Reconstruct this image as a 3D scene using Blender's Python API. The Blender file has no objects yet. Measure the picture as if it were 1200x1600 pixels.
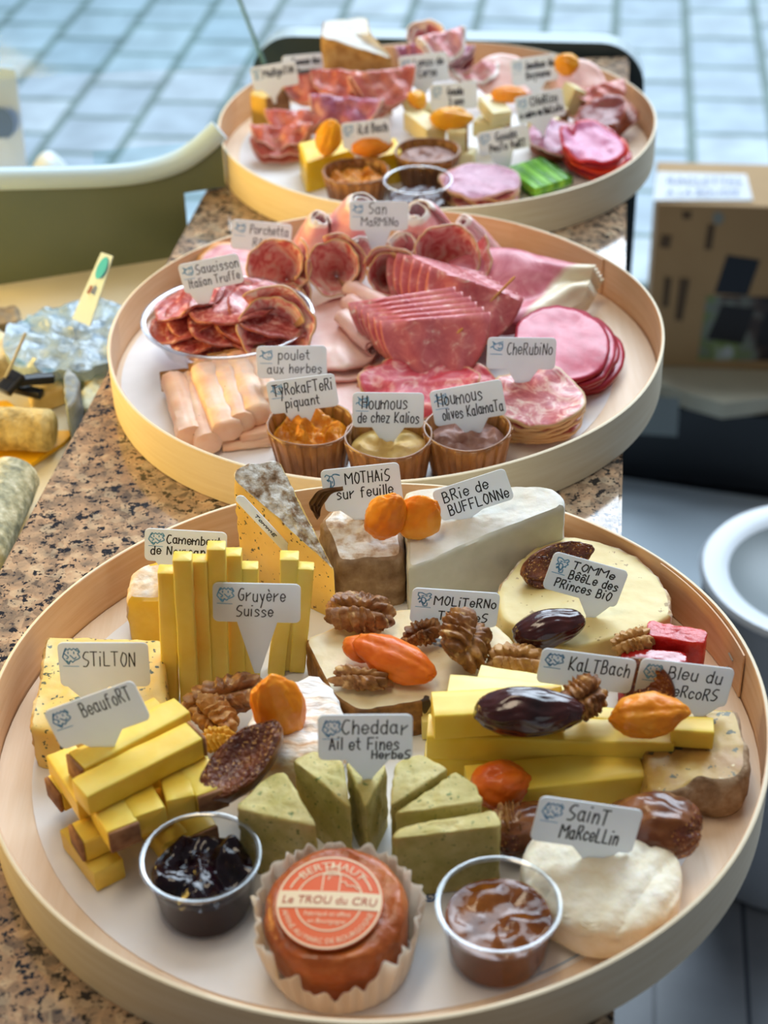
import bpy, bmesh, math, random
from mathutils import Vector, Matrix, noise, Quaternion

# ---------------------------------------------------------------- camera, world, lights, exposure
C = bpy.context.scene.collection
SC = bpy.context.scene
PI = math.pi
F_PX, PITCH, ROLL, CAM_H = 2599.5, .610857, -.02959, .63934
_cp, _sp, _cr, _sr = math.cos(PITCH), math.sin(PITCH), math.cos(ROLL), math.sin(ROLL)
_r = Vector((1, 0, 0)); _u = Vector((0, _sp, _cp)); BACK = -Vector((0, _cp, -_sp))
RIGHT = _cr*_r + _sr*_u; UP = -_sr*_r + _cr*_u
EYE = Vector((0, 0, CAM_H))
cam_d = bpy.data.cameras.new('camera'); cam = bpy.data.objects.new('camera', cam_d); C.objects.link(cam)
m3 = Matrix((RIGHT, UP, BACK)).transposed()
cam.matrix_world = Matrix.Translation(EYE) @ m3.to_4x4()
cam_d.sensor_fit = 'VERTICAL'; cam_d.sensor_height = 36; cam_d.sensor_width = 27
cam_d.lens = F_PX/1600*36; cam_d.clip_start = .01; cam_d.clip_end = 100
cam_d.dof.use_dof = True; cam_d.dof.focus_distance = 1.0; cam_d.dof.aperture_fstop = 7.3
SC.camera = cam
SC.view_settings.view_transform = 'Standard'; SC.view_settings.look = 'None'
SC.view_settings.gamma = 1; SC.view_settings.use_curve_mapping = False
SC.view_settings.exposure = 0.0
SC.cycles.use_denoising = True
SC.cycles.max_bounces = 10; SC.cycles.transparent_max_bounces = 16; SC.cycles.transmission_bounces = 8
SC.cycles.sample_clamp_indirect = 6

def lin(c):
    return tuple(((v/255)/12.92 if v/255 <= .04045 else ((v/255+.055)/1.055)**2.4) for v in c)
def L4(c): return (*lin(c), 1)

world = bpy.data.worlds.new('world'); SC.world = world; world.use_nodes = True
nt = world.node_tree; nt.nodes.clear()
def N(nt, t, **k):
    n = nt.nodes.new(t)
    for a, v in k.items(): setattr(n, a, v)
    return n
# surroundings: a cool bright street ahead (+Y), a dim warm shop interior behind and overhead
tc = N(nt, 'ShaderNodeTexCoord'); sep = N(nt, 'ShaderNodeSeparateXYZ'); nt.links.new(tc.outputs['Generated'], sep.inputs[0])
rp = N(nt, 'ShaderNodeValToRGB'); mr = N(nt, 'ShaderNodeMapRange')
mr.inputs['From Min'].default_value = -1; mr.inputs['From Max'].default_value = 1
nt.links.new(sep.outputs['Y'], mr.inputs['Value']); nt.links.new(mr.outputs[0], rp.inputs[0])
e = rp.color_ramp.elements
e[0].position = .0; e[0].color = (.15, .155, .165, 1); e[1].position = 1; e[1].color = (.34, .42, .54, 1)
x = e.new(.55); x.color = (.30, .325, .36, 1)
x = e.new(.72); x.color = (.36, .40, .47, 1)
bg = N(nt, 'ShaderNodeBackground'); bg.inputs['Strength'].default_value = .66
wo = N(nt, 'ShaderNodeOutputWorld')
nt.links.new(rp.outputs[0], bg.inputs[0]); nt.links.new(bg.outputs[0], wo.inputs[0])

def area(name, loc, target, sx, sy, power, col):
    d = bpy.data.lights.new(name, 'AREA'); d.shape = 'RECTANGLE'; d.size = sx; d.size_y = sy
    d.energy = power; d.color = col
    o = bpy.data.objects.new(name, d); C.objects.link(o); o.location = loc
    o.rotation_euler = (Vector(target)-Vector(loc)).to_track_quat('-Z', 'Y').to_euler()
    return o
area('shop_window_daylight', (.95, 3.3, 1.75), (.1, 1.0, 0), 2.7, 1.5, 64, (.76, .86, 1.0))
area('street_sky', (2.55, 7.4, 5.0), (2.55, 6.6, -1), 7.5, 7.5, 900, (.70, .87, 1.0))
area('display_case_lamp', (-.80, 1.15, .16), (-.1, 1.15, .02), .9, .12, 7.5, (1.0, .64, .13))
area('shop_ceiling_lamp', (-.22, .74, 1.45), (-.10, .70, 0), .7, .3, 6, (1.0, .84, .62))

# ---------------------------------------------------------------- picking points: pixel (1200x1600) -> point on a plane of the place
def ray(px, py):
    return RIGHT*((px-600)/F_PX) + UP*(-(py-800)/F_PX) - BACK
def P(px, py, z=0.0):
    d = ray(px, py); return EYE + d*((z-CAM_H)/d.z)
def PY(px, py, Y):
    d = ray(px, py); return EYE + d*(Y/d.y)
def PPL(px, py, p0, n):
    d = ray(px, py); return EYE + d*((p0-EYE).dot(n)/d.dot(n))
V = Vector

# ---------------------------------------------------------------- objects
def props(o, label=None, cat=None, group=None, kind=None):
    if label: o['label'] = label
    if cat: o['category'] = cat
    if group: o['group'] = group
    if kind: o['kind'] = kind
    return o
def empty(name, loc, label, cat, group=None):
    o = bpy.data.objects.new(name, None); C.objects.link(o); o.location = loc; o.empty_display_size = .01
    return props(o, label, cat, group)
def mobj(name, vs, fs, mats, parent=None, label=None, cat=None, group=None, kind=None, loc=None, smooth=True, uv=None, mi=None, solid=0, off=-1):
    if loc is None:
        if parent is not None: loc = V((0, 0, 0))
        else:
            n = max(1, len(vs)); loc = V((sum(v[0] for v in vs)/n, sum(v[1] for v in vs)/n, min(v[2] for v in vs)))
    ref = parent.location if parent is not None else V(loc)
    if parent is not None and parent.parent is not None: ref = ref + parent.parent.location
    me = bpy.data.meshes.new(name)
    me.from_pydata([(v[0]-ref.x, v[1]-ref.y, v[2]-ref.z) for v in vs], [], fs)
    if not isinstance(mats, (list, tuple)): mats = [mats]
    for m in mats: me.materials.append(m)
    if smooth: me.polygons.foreach_set('use_smooth', [True]*len(me.polygons))
    if smooth: me.set_sharp_from_angle(angle=math.radians(50))
    if mi: me.polygons.foreach_set('material_index', mi)
    if uv:
        l = me.uv_layers.new(name='UVMap')
        for lp in me.loops: l.data[lp.index].uv = uv[lp.vertex_index]
    me.update()
    o = bpy.data.objects.new(name, me); C.objects.link(o)
    if parent is not None: o.parent = parent
    else: o.location = loc
    if solid:
        s = o.modifiers.new('thickness', 'SOLIDIFY'); s.thickness = solid; s.offset = off
    return props(o, label, cat, group, kind)
def fix(vs, fs):
    bm = bmesh.new(); bv = [bm.verts.new(v) for v in vs]
    for f in fs:
        try: bm.faces.new([bv[i] for i in f])
        except ValueError: pass
    bmesh.ops.recalc_face_normals(bm, faces=bm.faces); bm.verts.index_update()
    fs2 = [[v.index for v in f.verts] for f in bm.faces]; bm.free()
    return fs2
def box(c, sx, sy, sz, ax=None, ay=None, bev=0, seg=2):
    """axis box with bevel: centre c, axes ax, ay unit vectors"""
    ax = ax or V((1, 0, 0)); ay = ay or V((0, 1, 0)); az = ax.cross(ay)
    bm = bmesh.new(); bmesh.ops.create_cube(bm, size=1)
    for v in bm.verts: v.co = V((v.co.x*sx, v.co.y*sy, v.co.z*sz))
    if bev: bmesh.ops.bevel(bm, geom=bm.edges[:], offset=bev, segments=seg, affect='EDGES', profile=.5)
    bm.verts.index_update()
    vs = [c + ax*v.co.x + ay*v.co.y + az*v.co.z for v in bm.verts]; fs = [[v.index for v in f.verts] for f in bm.faces]
    bm.free(); return vs, fs
def join(*parts):
    vs, fs = [], []
    for a, b in parts:
        k = len(vs); vs += list(a); fs += [[i+k for i in f] for f in b]
    return vs, fs
def tube(pts, r, n=8, cap=True):
    pts = [V(p) for p in pts]; vs, fs = [], []
    rr = r if isinstance(r, (list, tuple)) else [r]*len(pts)
    prev = None
    for i, p in enumerate(pts):
        t = (pts[min(i+1, len(pts)-1)]-pts[max(i-1, 0)]).normalized()
        a = prev if prev is not None else (V((0, 0, 1)) if abs(t.z) < .9 else V((1, 0, 0)))
        s = t.cross(a).normalized(); a = s.cross(t); prev = a
        for k in range(n):
            w = 2*PI*k/n; vs.append(p + (s*math.cos(w)+a*math.sin(w))*rr[i])
    for i in range(len(pts)-1):
        for k in range(n): fs.append([i*n+k, i*n+(k+1) % n, (i+1)*n+(k+1) % n, (i+1)*n+k])
    if cap: fs.append(list(range(n))[::-1]); fs.append([(len(pts)-1)*n+k for k in range(n)])
    return vs, fs
def lathe(c, prof, n=48, fn=None, closed=False):
    """prof list of (r,z); fn(theta, j) -> (dr,dz)"""
    vs, fs = [], []
    for j, (r, z) in enumerate(prof):
        for k in range(n):
            w = 2*PI*k/n; dr, dz = fn(w, j) if fn else (0, 0)
            vs.append(V((c[0]+(r+dr)*math.cos(w), c[1]+(r+dr)*math.sin(w), c[2]+z+dz)))
    m = len(prof)
    for j in range(m-1 if not closed else m):
        for k in range(n):
            j2 = (j+1) % m
            fs.append([j*n+k, j*n+(k+1) % n, j2*n+(k+1) % n, j2*n+k])
    if not closed:
        if prof[0][0] < .002: fs.append(list(range(n))[::-1])
        if prof[-1][0] < .002: fs.append([(m-1)*n+k for k in range(n)])
    return vs, fs
def nz(p, s, o=0): return noise.noise(V((p[0]*s+o, p[1]*s+o*.7, p[2]*s-o)))
def fbm(p, s, o=0, oc=3):
    a, t = 1, 0
    for i in range(oc): t += a*nz(p, s*2**i, o+i*7.3); a *= .5
    return t

# ---------------------------------------------------------------- materials
MATS = {}
def ramp(nt, stops, interp='LINEAR'):
    r = N(nt, 'ShaderNodeValToRGB'); cr = r.color_ramp; cr.interpolation = interp
    while len(cr.elements) < len(stops): cr.elements.new(.5)
    for el, (p, c) in zip(cr.elements, sorted(stops)): el.position = p; el.color = L4(c)
    return r
def base(name):
    m = bpy.data.materials.new(name); m.use_nodes = True; t = m.node_tree; t.nodes.clear()
    b = N(t, 'ShaderNodeBsdfPrincipled'); o = N(t, 'ShaderNodeOutputMaterial'); t.links.new(b.outputs[0], o.inputs[0])
    MATS[name] = m
    return m, t, b
def coords(t, rand=True, stretch=None):
    c = N(t, 'ShaderNodeTexCoord'); src = c.outputs['Object']
    if rand:
        oi = N(t, 'ShaderNodeObjectInfo'); mu = N(t, 'ShaderNodeMath', operation='MULTIPLY'); mu.inputs[1].default_value = 3.7
        t.links.new(oi.outputs['Random'], mu.inputs[0])
        a = N(t, 'ShaderNodeVectorMath', operation='ADD'); t.links.new(src, a.inputs[0]); t.links.new(mu.outputs[0], a.inputs[1]); src = a.outputs[0]
    if stretch:
        mp = N(t, 'ShaderNodeMapping'); mp.inputs['Scale'].default_value = stretch; t.links.new(src, mp.inputs[0]); src = mp.outputs[0]
    return src
def tex(t, src, scale, detail=3, rough=.5, kind='noise', dist=0):
    if kind == 'noise':
        n = N(t, 'ShaderNodeTexNoise'); n.inputs['Detail'].default_value = detail; n.inputs['Roughness'].default_value = rough
        n.inputs['Distortion'].default_value = dist; out = n.outputs['Fac']
    else:
        n = N(t, 'ShaderNodeTexVoronoi'); out = n.outputs['Distance']
        if kind == 'cell': out = n.outputs['Color']
    n.inputs['Scale'].default_value = scale; t.links.new(src, n.inputs['Vector'])
    return out
def mix(t, fac, a, b, mode='MIX'):
    m = N(t, 'ShaderNodeMix', data_type='RGBA', blend_type=mode)
    for sock, v in ((m.inputs[0], fac), (m.inputs[6], a), (m.inputs[7], b)):
        if isinstance(v, (int, float)): sock.default_value = v
        elif isinstance(v, tuple): sock.default_value = v if len(v) == 4 else L4(v)
        else: t.links.new(v, sock)
    return m.outputs[2]
def mat(name, stops, scale=60, detail=3, rough=.5, bump=0, bscale=None, sss=0, spec=.5, specks=None, coat=0, stretch=None, bdist=.001, kind='noise', trans=0, ior=1.45, srad=(.006, .004, .0015), dist=0):
    if name in MATS: return MATS[name]
    m, t, b = base(name); src = coords(t, True, stretch)
    if isinstance(stops, tuple): col = None; b.inputs['Base Color'].default_value = L4(stops)
    else:
        r = ramp(t, stops); t.links.new(tex(t, src, scale, detail, .55, kind, dist), r.inputs[0]); col = r.outputs[0]
    for sp in (specks or []):                       # (scale, threshold, width, colour)
        n = tex(t, src, sp[0], 2); mr = N(t, 'ShaderNodeMapRange'); mr.inputs['From Min'].default_value = sp[1]; mr.inputs['From Max'].default_value = sp[1]+sp[2]
        t.links.new(n, mr.inputs['Value'])
        col = mix(t, mr.outputs[0], col if col is not None else tuple(stops), sp[3])
    if col is not None: t.links.new(col, b.inputs['Base Color'])
    b.inputs['Roughness'].default_value = rough; b.inputs['Specular IOR Level'].default_value = spec
    b.inputs['IOR'].default_value = ior; b.inputs['Transmission Weight'].default_value = trans
    if sss: b.inputs['Subsurface Weight'].default_value = sss; b.inputs['Subsurface Radius'].default_value = (1, .6, .25); b.inputs['Subsurface Scale'].default_value = srad[0]
    if coat: b.inputs['Coat Weight'].default_value = coat; b.inputs['Coat Roughness'].default_value = .12
    if bump:
        bn = N(t, 'ShaderNodeBump'); bn.inputs['Strength'].default_value = bump; bn.inputs['Distance'].default_value = bdist
        t.links.new(tex(t, src, bscale or scale*2, 4), bn.inputs['Height']); t.links.new(bn.outputs[0], b.inputs['Normal'])
    return m
def clear(name, col=(255, 255, 255), rough=.03, ior=.5, f0=None):
    """thin clear plastic or glass: a real clear sheet, mostly see-through with a glossy surface"""
    if name in MATS: return MATS[name]
    m, t, b = base(name); t.nodes.remove(b); o = [n for n in t.nodes if n.type == 'OUTPUT_MATERIAL'][0]
    tr = N(t, 'ShaderNodeBsdfTransparent'); tr.inputs[0].default_value = L4(col)
    g = N(t, 'ShaderNodeBsdfGlossy'); g.inputs['Roughness'].default_value = rough; g.inputs[0].default_value = (1, 1, 1, 1)
    lw = N(t, 'ShaderNodeLayerWeight'); pw = N(t, 'ShaderNodeMath', operation='POWER'); pw.inputs[1].default_value = 4.5
    t.links.new(lw.outputs['Facing'], pw.inputs[0])
    fr = N(t, 'ShaderNodeMath', operation='MULTIPLY_ADD'); fr.inputs[1].default_value = ior; fr.inputs[2].default_value = min(.02, ior*.04) if f0 is None else f0
    t.links.new(pw.outputs[0], fr.inputs[0])
    mx = N(t, 'ShaderNodeMixShader'); t.links.new(fr.outputs[0], mx.inputs[0]); t.links.new(tr.outputs[0], mx.inputs[1]); t.links.new(g.outputs[0], mx.inputs[2])
    t.links.new(mx.outputs[0], o.inputs[0]); return m
def meat(name, stops, rim, scale=110, rimw=.93, rough=.38, sss=.12, fat=None, detail=4, spec=.5, dist=1.5):
    """slice of cured meat: marbling from noise, a fat or skin edge where the disc radius (UV) reaches the rim"""
    if name in MATS: return MATS[name]
    m, t, b = base(name); src = coords(t)
    r = ramp(t, stops); t.links.new(tex(t, src, scale, detail, .6, 'noise', dist), r.inputs[0]); col = r.outputs[0]
    uv = N(t, 'ShaderNodeTexCoord'); 
    if fat:                                         # fat band towards +u and the front edge of the slice
        mp = N(t, 'ShaderNodeVectorMath', operation='DOT_PRODUCT'); mp.inputs[1].default_value = (1, .42, 0); t.links.new(uv.outputs['UV'], mp.inputs[0])
        ad = N(t, 'ShaderNodeMath', operation='MULTIPLY_ADD'); ad.inputs[1].default_value = .22
        t.links.new(tex(t, src, 40, 3), ad.inputs[0]); t.links.new(mp.outputs['Value'], ad.inputs[2])
        mr = N(t, 'ShaderNodeMapRange'); mr.inputs['From Min'].default_value = fat[0]+.11; mr.inputs['From Max'].default_value = fat[0]+.11+fat[2]
        t.links.new(ad.outputs[0], mr.inputs['Value']); col = mix(t, mr.outputs[0], col, fat[1])
    ln = N(t, 'ShaderNodeVectorMath', operation='LENGTH'); t.links.new(uv.outputs['UV'], ln.inputs[0])
    mr = N(t, 'ShaderNodeMapRange'); mr.inputs['From Min'].default_value = rimw; mr.inputs['From Max'].default_value = rimw+.05
    t.links.new(ln.outputs['Value'], mr.inputs['Value']); col = mix(t, mr.outputs[0], col, rim)
    t.links.new(col, b.inputs['Base Color']); b.inputs['Roughness'].default_value = rough; b.inputs['Specular IOR Level'].default_value = spec
    b.inputs['Subsurface Weight'].default_value = sss; b.inputs['Subsurface Radius'].default_value = (1, .35, .25); b.inputs['Subsurface Scale'].default_value = .004
    bn = N(t, 'ShaderNodeBump'); bn.inputs['Strength'].default_value = .25; bn.inputs['Distance'].default_value = .0008
    t.links.new(tex(t, src, scale*2.2, 3), bn.inputs['Height']); t.links.new(bn.outputs[0], b.inputs['Normal'])
    return m

def granite():
    m, t, b = base('granite'); src = coords(t, False)
    c1 = tex(t, src, 75, 5, .62, 'noise', .4)
    r1 = ramp(t, [(.30, (74, 62, 54)), (.42, (120, 102, 84)), (.5, (162, 134, 106)), (.58, (184, 148, 114)), (.68, (208, 184, 150))])
    t.links.new(c1, r1.inputs[0])
    vo = N(t, 'ShaderNodeTexVoronoi'); vo.inputs['Scale'].default_value = 130; t.links.new(src, vo.inputs['Vector'])
    sp = N(t, 'ShaderNodeSeparateColor'); t.links.new(vo.outputs['Color'], sp.inputs[0])
    r2 = ramp(t, [(0, (96, 84, 76)), (.3, (142, 126, 110)), (.6, (188, 156, 126)), (1, (210, 194, 166))]); t.links.new(sp.outputs[0], r2.inputs[0])
    col = mix(t, .4, r1.outputs[0], r2.outputs[0])
    n2 = tex(t, src, 175, 3, .6); r3 = N(t, 'ShaderNodeMapRange'); r3.inputs['From Min'].default_value = .565; r3.inputs['From Max'].default_value = .595
    t.links.new(n2, r3.inputs['Value']); col = mix(t, r3.outputs[0], col, (28, 26, 30))
    n3 = tex(t, src, 300, 2, .5); r4 = N(t, 'ShaderNodeMapRange'); r4.inputs['From Min'].default_value = .61; r4.inputs['From Max'].default_value = .66
    t.links.new(n3, r4.inputs['Value']); col = mix(t, r4.outputs[0], col, (60, 55, 56))
    t.links.new(col, b.inputs['Base Color']); b.inputs['Roughness'].default_value = .09; b.inputs['IOR'].default_value = 1.6
    return m
def veneer(name, a, c, axis='z'):
    m, t, b = base(name); src = coords(t, True, (6, 6, 90) if axis == 'z' else (90, 6, 90))
    r = ramp(t, [(.3, a), (.7, c)]); t.links.new(tex(t, src, 3, 5, .6), r.inputs[0]); t.links.new(r.outputs[0], b.inputs['Base Color'])
    b.inputs['Roughness'].default_value = .55
    bn = N(t, 'ShaderNodeBump'); bn.inputs['Strength'].default_value = .15; bn.inputs['Distance'].default_value = .0005
    t.links.new(tex(t, src, 8, 3), bn.inputs['Height']); t.links.new(bn.outputs[0], b.inputs['Normal'])
    return m
def bricks(name, ca, cb, mortar, w, h, rot, off=.5, mo=.012, rough=.6, wrap=1.0):
    m, t, b = base(name); c = N(t, 'ShaderNodeTexCoord'); mp = N(t, 'ShaderNodeMapping'); mp.inputs['Rotation'].default_value = (0, 0, rot)
    t.links.new(c.outputs['Object'], mp.inputs[0])
    br = N(t, 'ShaderNodeTexBrick'); br.offset = off; br.inputs['Color1'].default_value = L4(ca); br.inputs['Color2'].default_value = L4(cb)
    br.inputs['Mortar'].default_value = L4(mortar); br.inputs['Scale'].default_value = 1; br.inputs['Mortar Size'].default_value = mo
    br.inputs['Brick Width'].default_value = w; br.inputs['Row Height'].default_value = h; br.inputs['Bias'].default_value = 0; br.inputs['Mortar Smooth'].default_value = .4
    t.links.new(mp.outputs[0], br.inputs['Vector'])
    n = ramp(t, [(.3, (205, 205, 205)), (.7, (255, 255, 255))]); t.links.new(tex(t, c.outputs['Object'], 9, 5), n.inputs[0])
    t.links.new(mix(t, .8, br.outputs[0], n.outputs[0], 'MULTIPLY'), b.inputs['Base Color']); b.inputs['Roughness'].default_value = rough
    return m

M_white = mat('white_card', [(.35, (228, 231, 234)), (.65, (238, 241, 244))], 30, rough=.36, sss=.1)
def translucent(m, col, fac):
    t = m.node_tree; o = [n for n in t.nodes if n.type == 'OUTPUT_MATERIAL'][0]; src = o.inputs[0].links[0].from_socket
    tl = N(t, 'ShaderNodeBsdfTranslucent'); tl.inputs[0].default_value = L4(col); mx = N(t, 'ShaderNodeMixShader'); mx.inputs[0].default_value = fac
    t.links.new(src, mx.inputs[1]); t.links.new(tl.outputs[0], mx.inputs[2]); t.links.new(mx.outputs[0], o.inputs[0])
translucent(M_white, (238, 243, 246), .38)
M_ink = mat('black_ink', (24, 23, 26), rough=.5)
M_blue = mat('blue_print', (92, 160, 205), rough=.5)
M_deepblue = mat('blue_ink_smudge', (40, 96, 160), rough=.5)
# ---------------------------------------------------------------- shape makers
def resample(poly, step, cr):
    out = []
    n = len(poly)
    for i in range(n):
        a, b = poly[i], poly[(i+1) % n]; k = max(2, int((b-a).length/step))
        for j in range(k): out.append((a.lerp(b, j/k), i))
    pts = [p for p, _ in out]; ids = [i for _, i in out]
    for _ in range(cr):
        pts = [pts[i-1]*.25+pts[i]*.5+pts[(i+1) % len(pts)]*.25 for i in range(len(pts))]
    return pts, ids
def slab(name, top, z0, paste, label, cat, group=None, rind=None, rind_edges=(), top_rind=False, bev=.0012, step=.003, amp=.0004, ns=160, ramp_=None, cr=2, flare=0, seed=0, rind_amp=None, rind_name='rind', dome=0):
    """piece of cheese: outline of its upper face (3D points), down to height z0; cut faces are the piece, crust faces its rind part"""
    top = [V(p) for p in top]
    ar = sum(top[i].x*top[(i+1) % len(top)].y-top[(i+1) % len(top)].x*top[i].y for i in range(len(top)))
    if ar < 0:
        k = len(top); top = top[::-1]; rind_edges = [(k-2-i) % k for i in rind_edges]
    pts, ids = resample(top, step, cr); n = len(pts)
    cen = sum(pts, V())/n
    h = max(p.z for p in pts)-z0
    nzs = max(3, int(h/step)); nin = max(4, int(max((p-cen).length for p in pts)/step))
    rings = []; tags = []
    for j in range(nzs+1):
        t = j/nzs; ring = []
        for p in pts:
            q = V((p.x, p.y, z0+(p.z-bev-z0)*t)); o = V((p.x-cen.x, p.y-cen.y, 0))
            q += o.normalized()*(flare*math.sin(t*PI)) if flare else V()
            ring.append(q)
        rings.append(ring); tags.append('s')
    for a in (1, 2):
        w = a*PI/4; ring = []
        for p in pts:
            o = (V((p.x, p.y, 0))-V((cen.x, cen.y, 0))); d = o.normalized() if o.length else o
            ring.append(V((p.x, p.y, p.z-bev)) - d*bev*(1-math.cos(w)) + V((0, 0, bev*math.sin(w))))
        rings.append(ring); tags.append('s')
    last = rings[-1]
    for j in range(1, nin):
        t = j/nin
        rings.append([p.lerp(cen, t)+V((0, 0, dome*(1-(1-t)**2))) for p in last]); tags.append('t')
    vs = [v for r_ in rings for v in r_]; vs.append(cen+V((0, 0, dome)))
    fs, mi = [], []
    for j in range(len(rings)-1):
        for i in range(n):
            k = (i+1) % n; fs.append([j*n+i, j*n+k, (j+1)*n+k, (j+1)*n+i])
            mi.append(1 if ((tags[j+1] == 't' and top_rind) or (tags[j+1] == 's' and ids[i] in rind_edges)) else 0)
    j = len(rings)-1
    for i in range(n): fs.append([j*n+i, j*n+(i+1) % n, len(vs)-1]); mi.append(1 if top_rind else 0)
    fs.append(list(range(n))[::-1]); mi.append(0)
    ra = rind_amp if rind_amp is not None else amp
    isr = [False]*len(vs)
    for f, k in zip(fs, mi):
        if k:
            for q in f: isr[q] = True
    # displace
    nv = [V() for _ in vs]
    for f in fs[:-1]:
        nn = (vs[f[1]]-vs[f[0]]).cross(vs[f[2]]-vs[f[0]])
        for q in f: nv[q] += nn
    out = []
    for i, v in enumerate(vs):
        if i < n: out.append(v); continue
        a = ra if isr[i] else amp
        out.append(v + nv[i].normalized()*(a*fbm(v, ns, seed, 3)))
    vs = out
    loc = V((cen.x, cen.y, z0))
    if rind is None:
        return mobj(name, vs, fs, paste, label=label, cat=cat, group=group, loc=loc)
    def sub(sel):
        mp, v2, f2 = {}, [], []
        for f, k in zip(fs, mi):
            if k != sel: continue
            g = []
            for q in f:
                if q not in mp: mp[q] = len(v2); v2.append(vs[q])
                g.append(mp[q])
            f2.append(g)
        return v2, f2
    pv, pf = sub(0); o = mobj(name, pv, pf, paste, label=label, cat=cat, group=group, loc=loc)
    rv, rf = sub(1); mobj(rind_name, rv, rf, rind, parent=o)
    return o
def TP(z, *pts): return [P(px, py, z) for px, py in pts]

def stick(name, p0, p1, w, h, m, label, cat='cheese', group=None, up=V((0, 0, 1)), bev=.0012, amp=.0004, seed=0, taper=1.0, end=None, bend=0, parent=None, ns=120):
    """cheese baton from p0 to p1 (axis centres) with a crust end part at p0 or p1 when end is given"""
    p0, p1 = V(p0), V(p1); ax = (p1-p0).normalized(); s = ax.cross(up).normalized(); u = s.cross(ax)
    L = (p1-p0).length; nL = max(6, int(L/.004)); prof = []
    for (sx, sy) in ((1, -1), (1, 1), (-1, 1), (-1, -1)):
        cx, cy = sx*(w/2-bev), sy*(h/2-bev); a0 = math.atan2(sy, sx)
        for da in (-PI/4, 0, PI/4): prof.append((cx+bev*math.cos(a0+da), cy+bev*math.sin(a0+da)))
        nx, ny = {(1, -1): (1, 1), (1, 1): (-1, 1), (-1, 1): (-1, -1), (-1, -1): (1, -1)}[(sx, sy)]
        for t in (.25, .5, .75):
            ex, ey = nx*(w/2-bev), ny*(h/2-bev)
            if sx == nx: prof.append((sx*w/2, cy+(ey-cy)*t))
            else: prof.append((cx+(ex-cx)*t, sy*h/2))
    n = len(prof); vs, fs = [], []
    ts = [0]+[.3*bev/L]+[k/nL for k in range(1, nL)]+[1-.3*bev/L, 1]
    for j, t in enumerate(ts):
        k = (1+(taper-1)*t)*((1-bev*.8/min(w, h)) if j in (0, len(ts)-1) else 1)
        c = p0+ax*(L*t)+u*(bend*math.sin(PI*t))
        for (x, y) in prof:
            q = c+s*(x*k)+u*(y*k); vs.append(q+(s*x+u*y).normalized()*amp*fbm(q, ns, seed))
    for j in range(len(ts)-1):
        for i in range(n): fs.append([j*n+i, j*n+(i+1) % n, (j+1)*n+(i+1) % n, (j+1)*n+i])
    k = len(ts)-1
    c0 = len(vs); vs.append(p0.copy()); c1 = len(vs); vs.append(p0+ax*L)
    for i in range(n): fs.append([i, c0, (i+1) % n]); fs.append([k*n+i, k*n+(i+1) % n, c1])
    fs = fix(vs, fs)
    o = mobj(name, vs, fs, m, parent=parent, label=label, cat=cat if parent is None else None, group=group, loc=None if parent else V((*((p0+p1)/2).xy, min(p0.z, p1.z)-h/2)))
    if end:
        which, em, th = end
        e0 = p0 if which == 0 else p1; d = -ax if which == 0 else ax; kk = 1 if which == 0 else taper
        b = box(e0+d*(th/2+.0001), th, w*kk*.99, h*kk*.99, d, s if which == 0 else -s, .0006, 1)
        vv = [q+V((1, 1, 1))*(.0004*nz(q, 200, seed)) for q in b[0]]
        mobj('rind', vv, b[1], em, parent=o)
    return o

def ico(sub):
    bm = bmesh.new(); bmesh.ops.create_icosphere(bm, subdivisions=sub, radius=1); bm.verts.index_update()
    r = [v.co.copy() for v in bm.verts], [[v.index for v in f.verts] for f in bm.faces]; bm.free(); return r
ICO = {k: ico(k) for k in (3, 4, 5)}
def rotm(rx=0, ry=0, rz=0):
    return Matrix.Rotation(math.radians(rz), 3, 'Z') @ Matrix.Rotation(math.radians(ry), 3, 'Y') @ Matrix.Rotation(math.radians(rx), 3, 'X')
def blob(name, c, fn, R, m, label, cat, group=None, sub=4, pred=None, child=None, cm=None, parent=None):
    dirs, fs = ICO[sub]; vs = [c+R @ fn(d) for d in dirs]
    if pred is None: return mobj(name, vs, fs, m, parent=parent, label=label, cat=cat, group=group, loc=c if parent is None else None)
    a, b = [], []
    for f in fs:
        d = sum((dirs[i] for i in f), V())/3; (b if pred(d.normalized()) else a).append(f)
    def cut(ff):
        mp, v2, f2 = {}, [], []
        for f in ff:
            g = []
            for q in f:
                if q not in mp: mp[q] = len(v2); v2.append(vs[q])
                g.append(mp[q])
            f2.append(g)
        return v2, f2
    v1, f1 = cut(a); o = mobj(name, v1, f1, m, label=label, cat=cat, group=group, loc=c)
    v2, f2 = cut(b); mobj(child, v2, f2, cm, parent=o)
    return o
M_apricot = mat('apricot_flesh', [(.3, (230, 122, 16)), (.55, (244, 154, 34)), (.75, (250, 182, 74))], 45, rough=.36, bump=.35, bscale=260, sss=.35, srad=(.006, 0, 0))
M_apricot_red = mat('apricot_flesh_red', [(.3, (222, 92, 18)), (.6, (240, 126, 34)), (.8, (246, 156, 60))], 45, rough=.34, bump=.3, bscale=240, sss=.3)
M_date = mat('date_skin', [(.3, (34, 12, 12)), (.6, (66, 24, 20)), (.8, (96, 40, 26))], 50, rough=.2, bump=.3, bscale=180, coat=.5)
M_fig = mat('fig_skin', [(.3, (72, 34, 18)), (.5, (108, 58, 28)), (.75, (146, 90, 44))], 60, rough=.28, bump=.35, bscale=150, coat=.25, sss=.1)
M_figflesh = mat('fig_flesh', [(.25, (64, 26, 18)), (.5, (110, 52, 28)), (.72, (150, 84, 40))], 90, rough=.25, bump=.9, bscale=420, specks=[(620, .60, .06, (206, 150, 80))], coat=.3, bdist=.002)
M_walnut = mat('walnut_kernel', [(.25, (84, 46, 20)), (.5, (142, 92, 48)), (.75, (196, 146, 86))], 120, rough=.5, bump=.6, bscale=300, specks=[(150, .62, .08, (222, 184, 126))])
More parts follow.
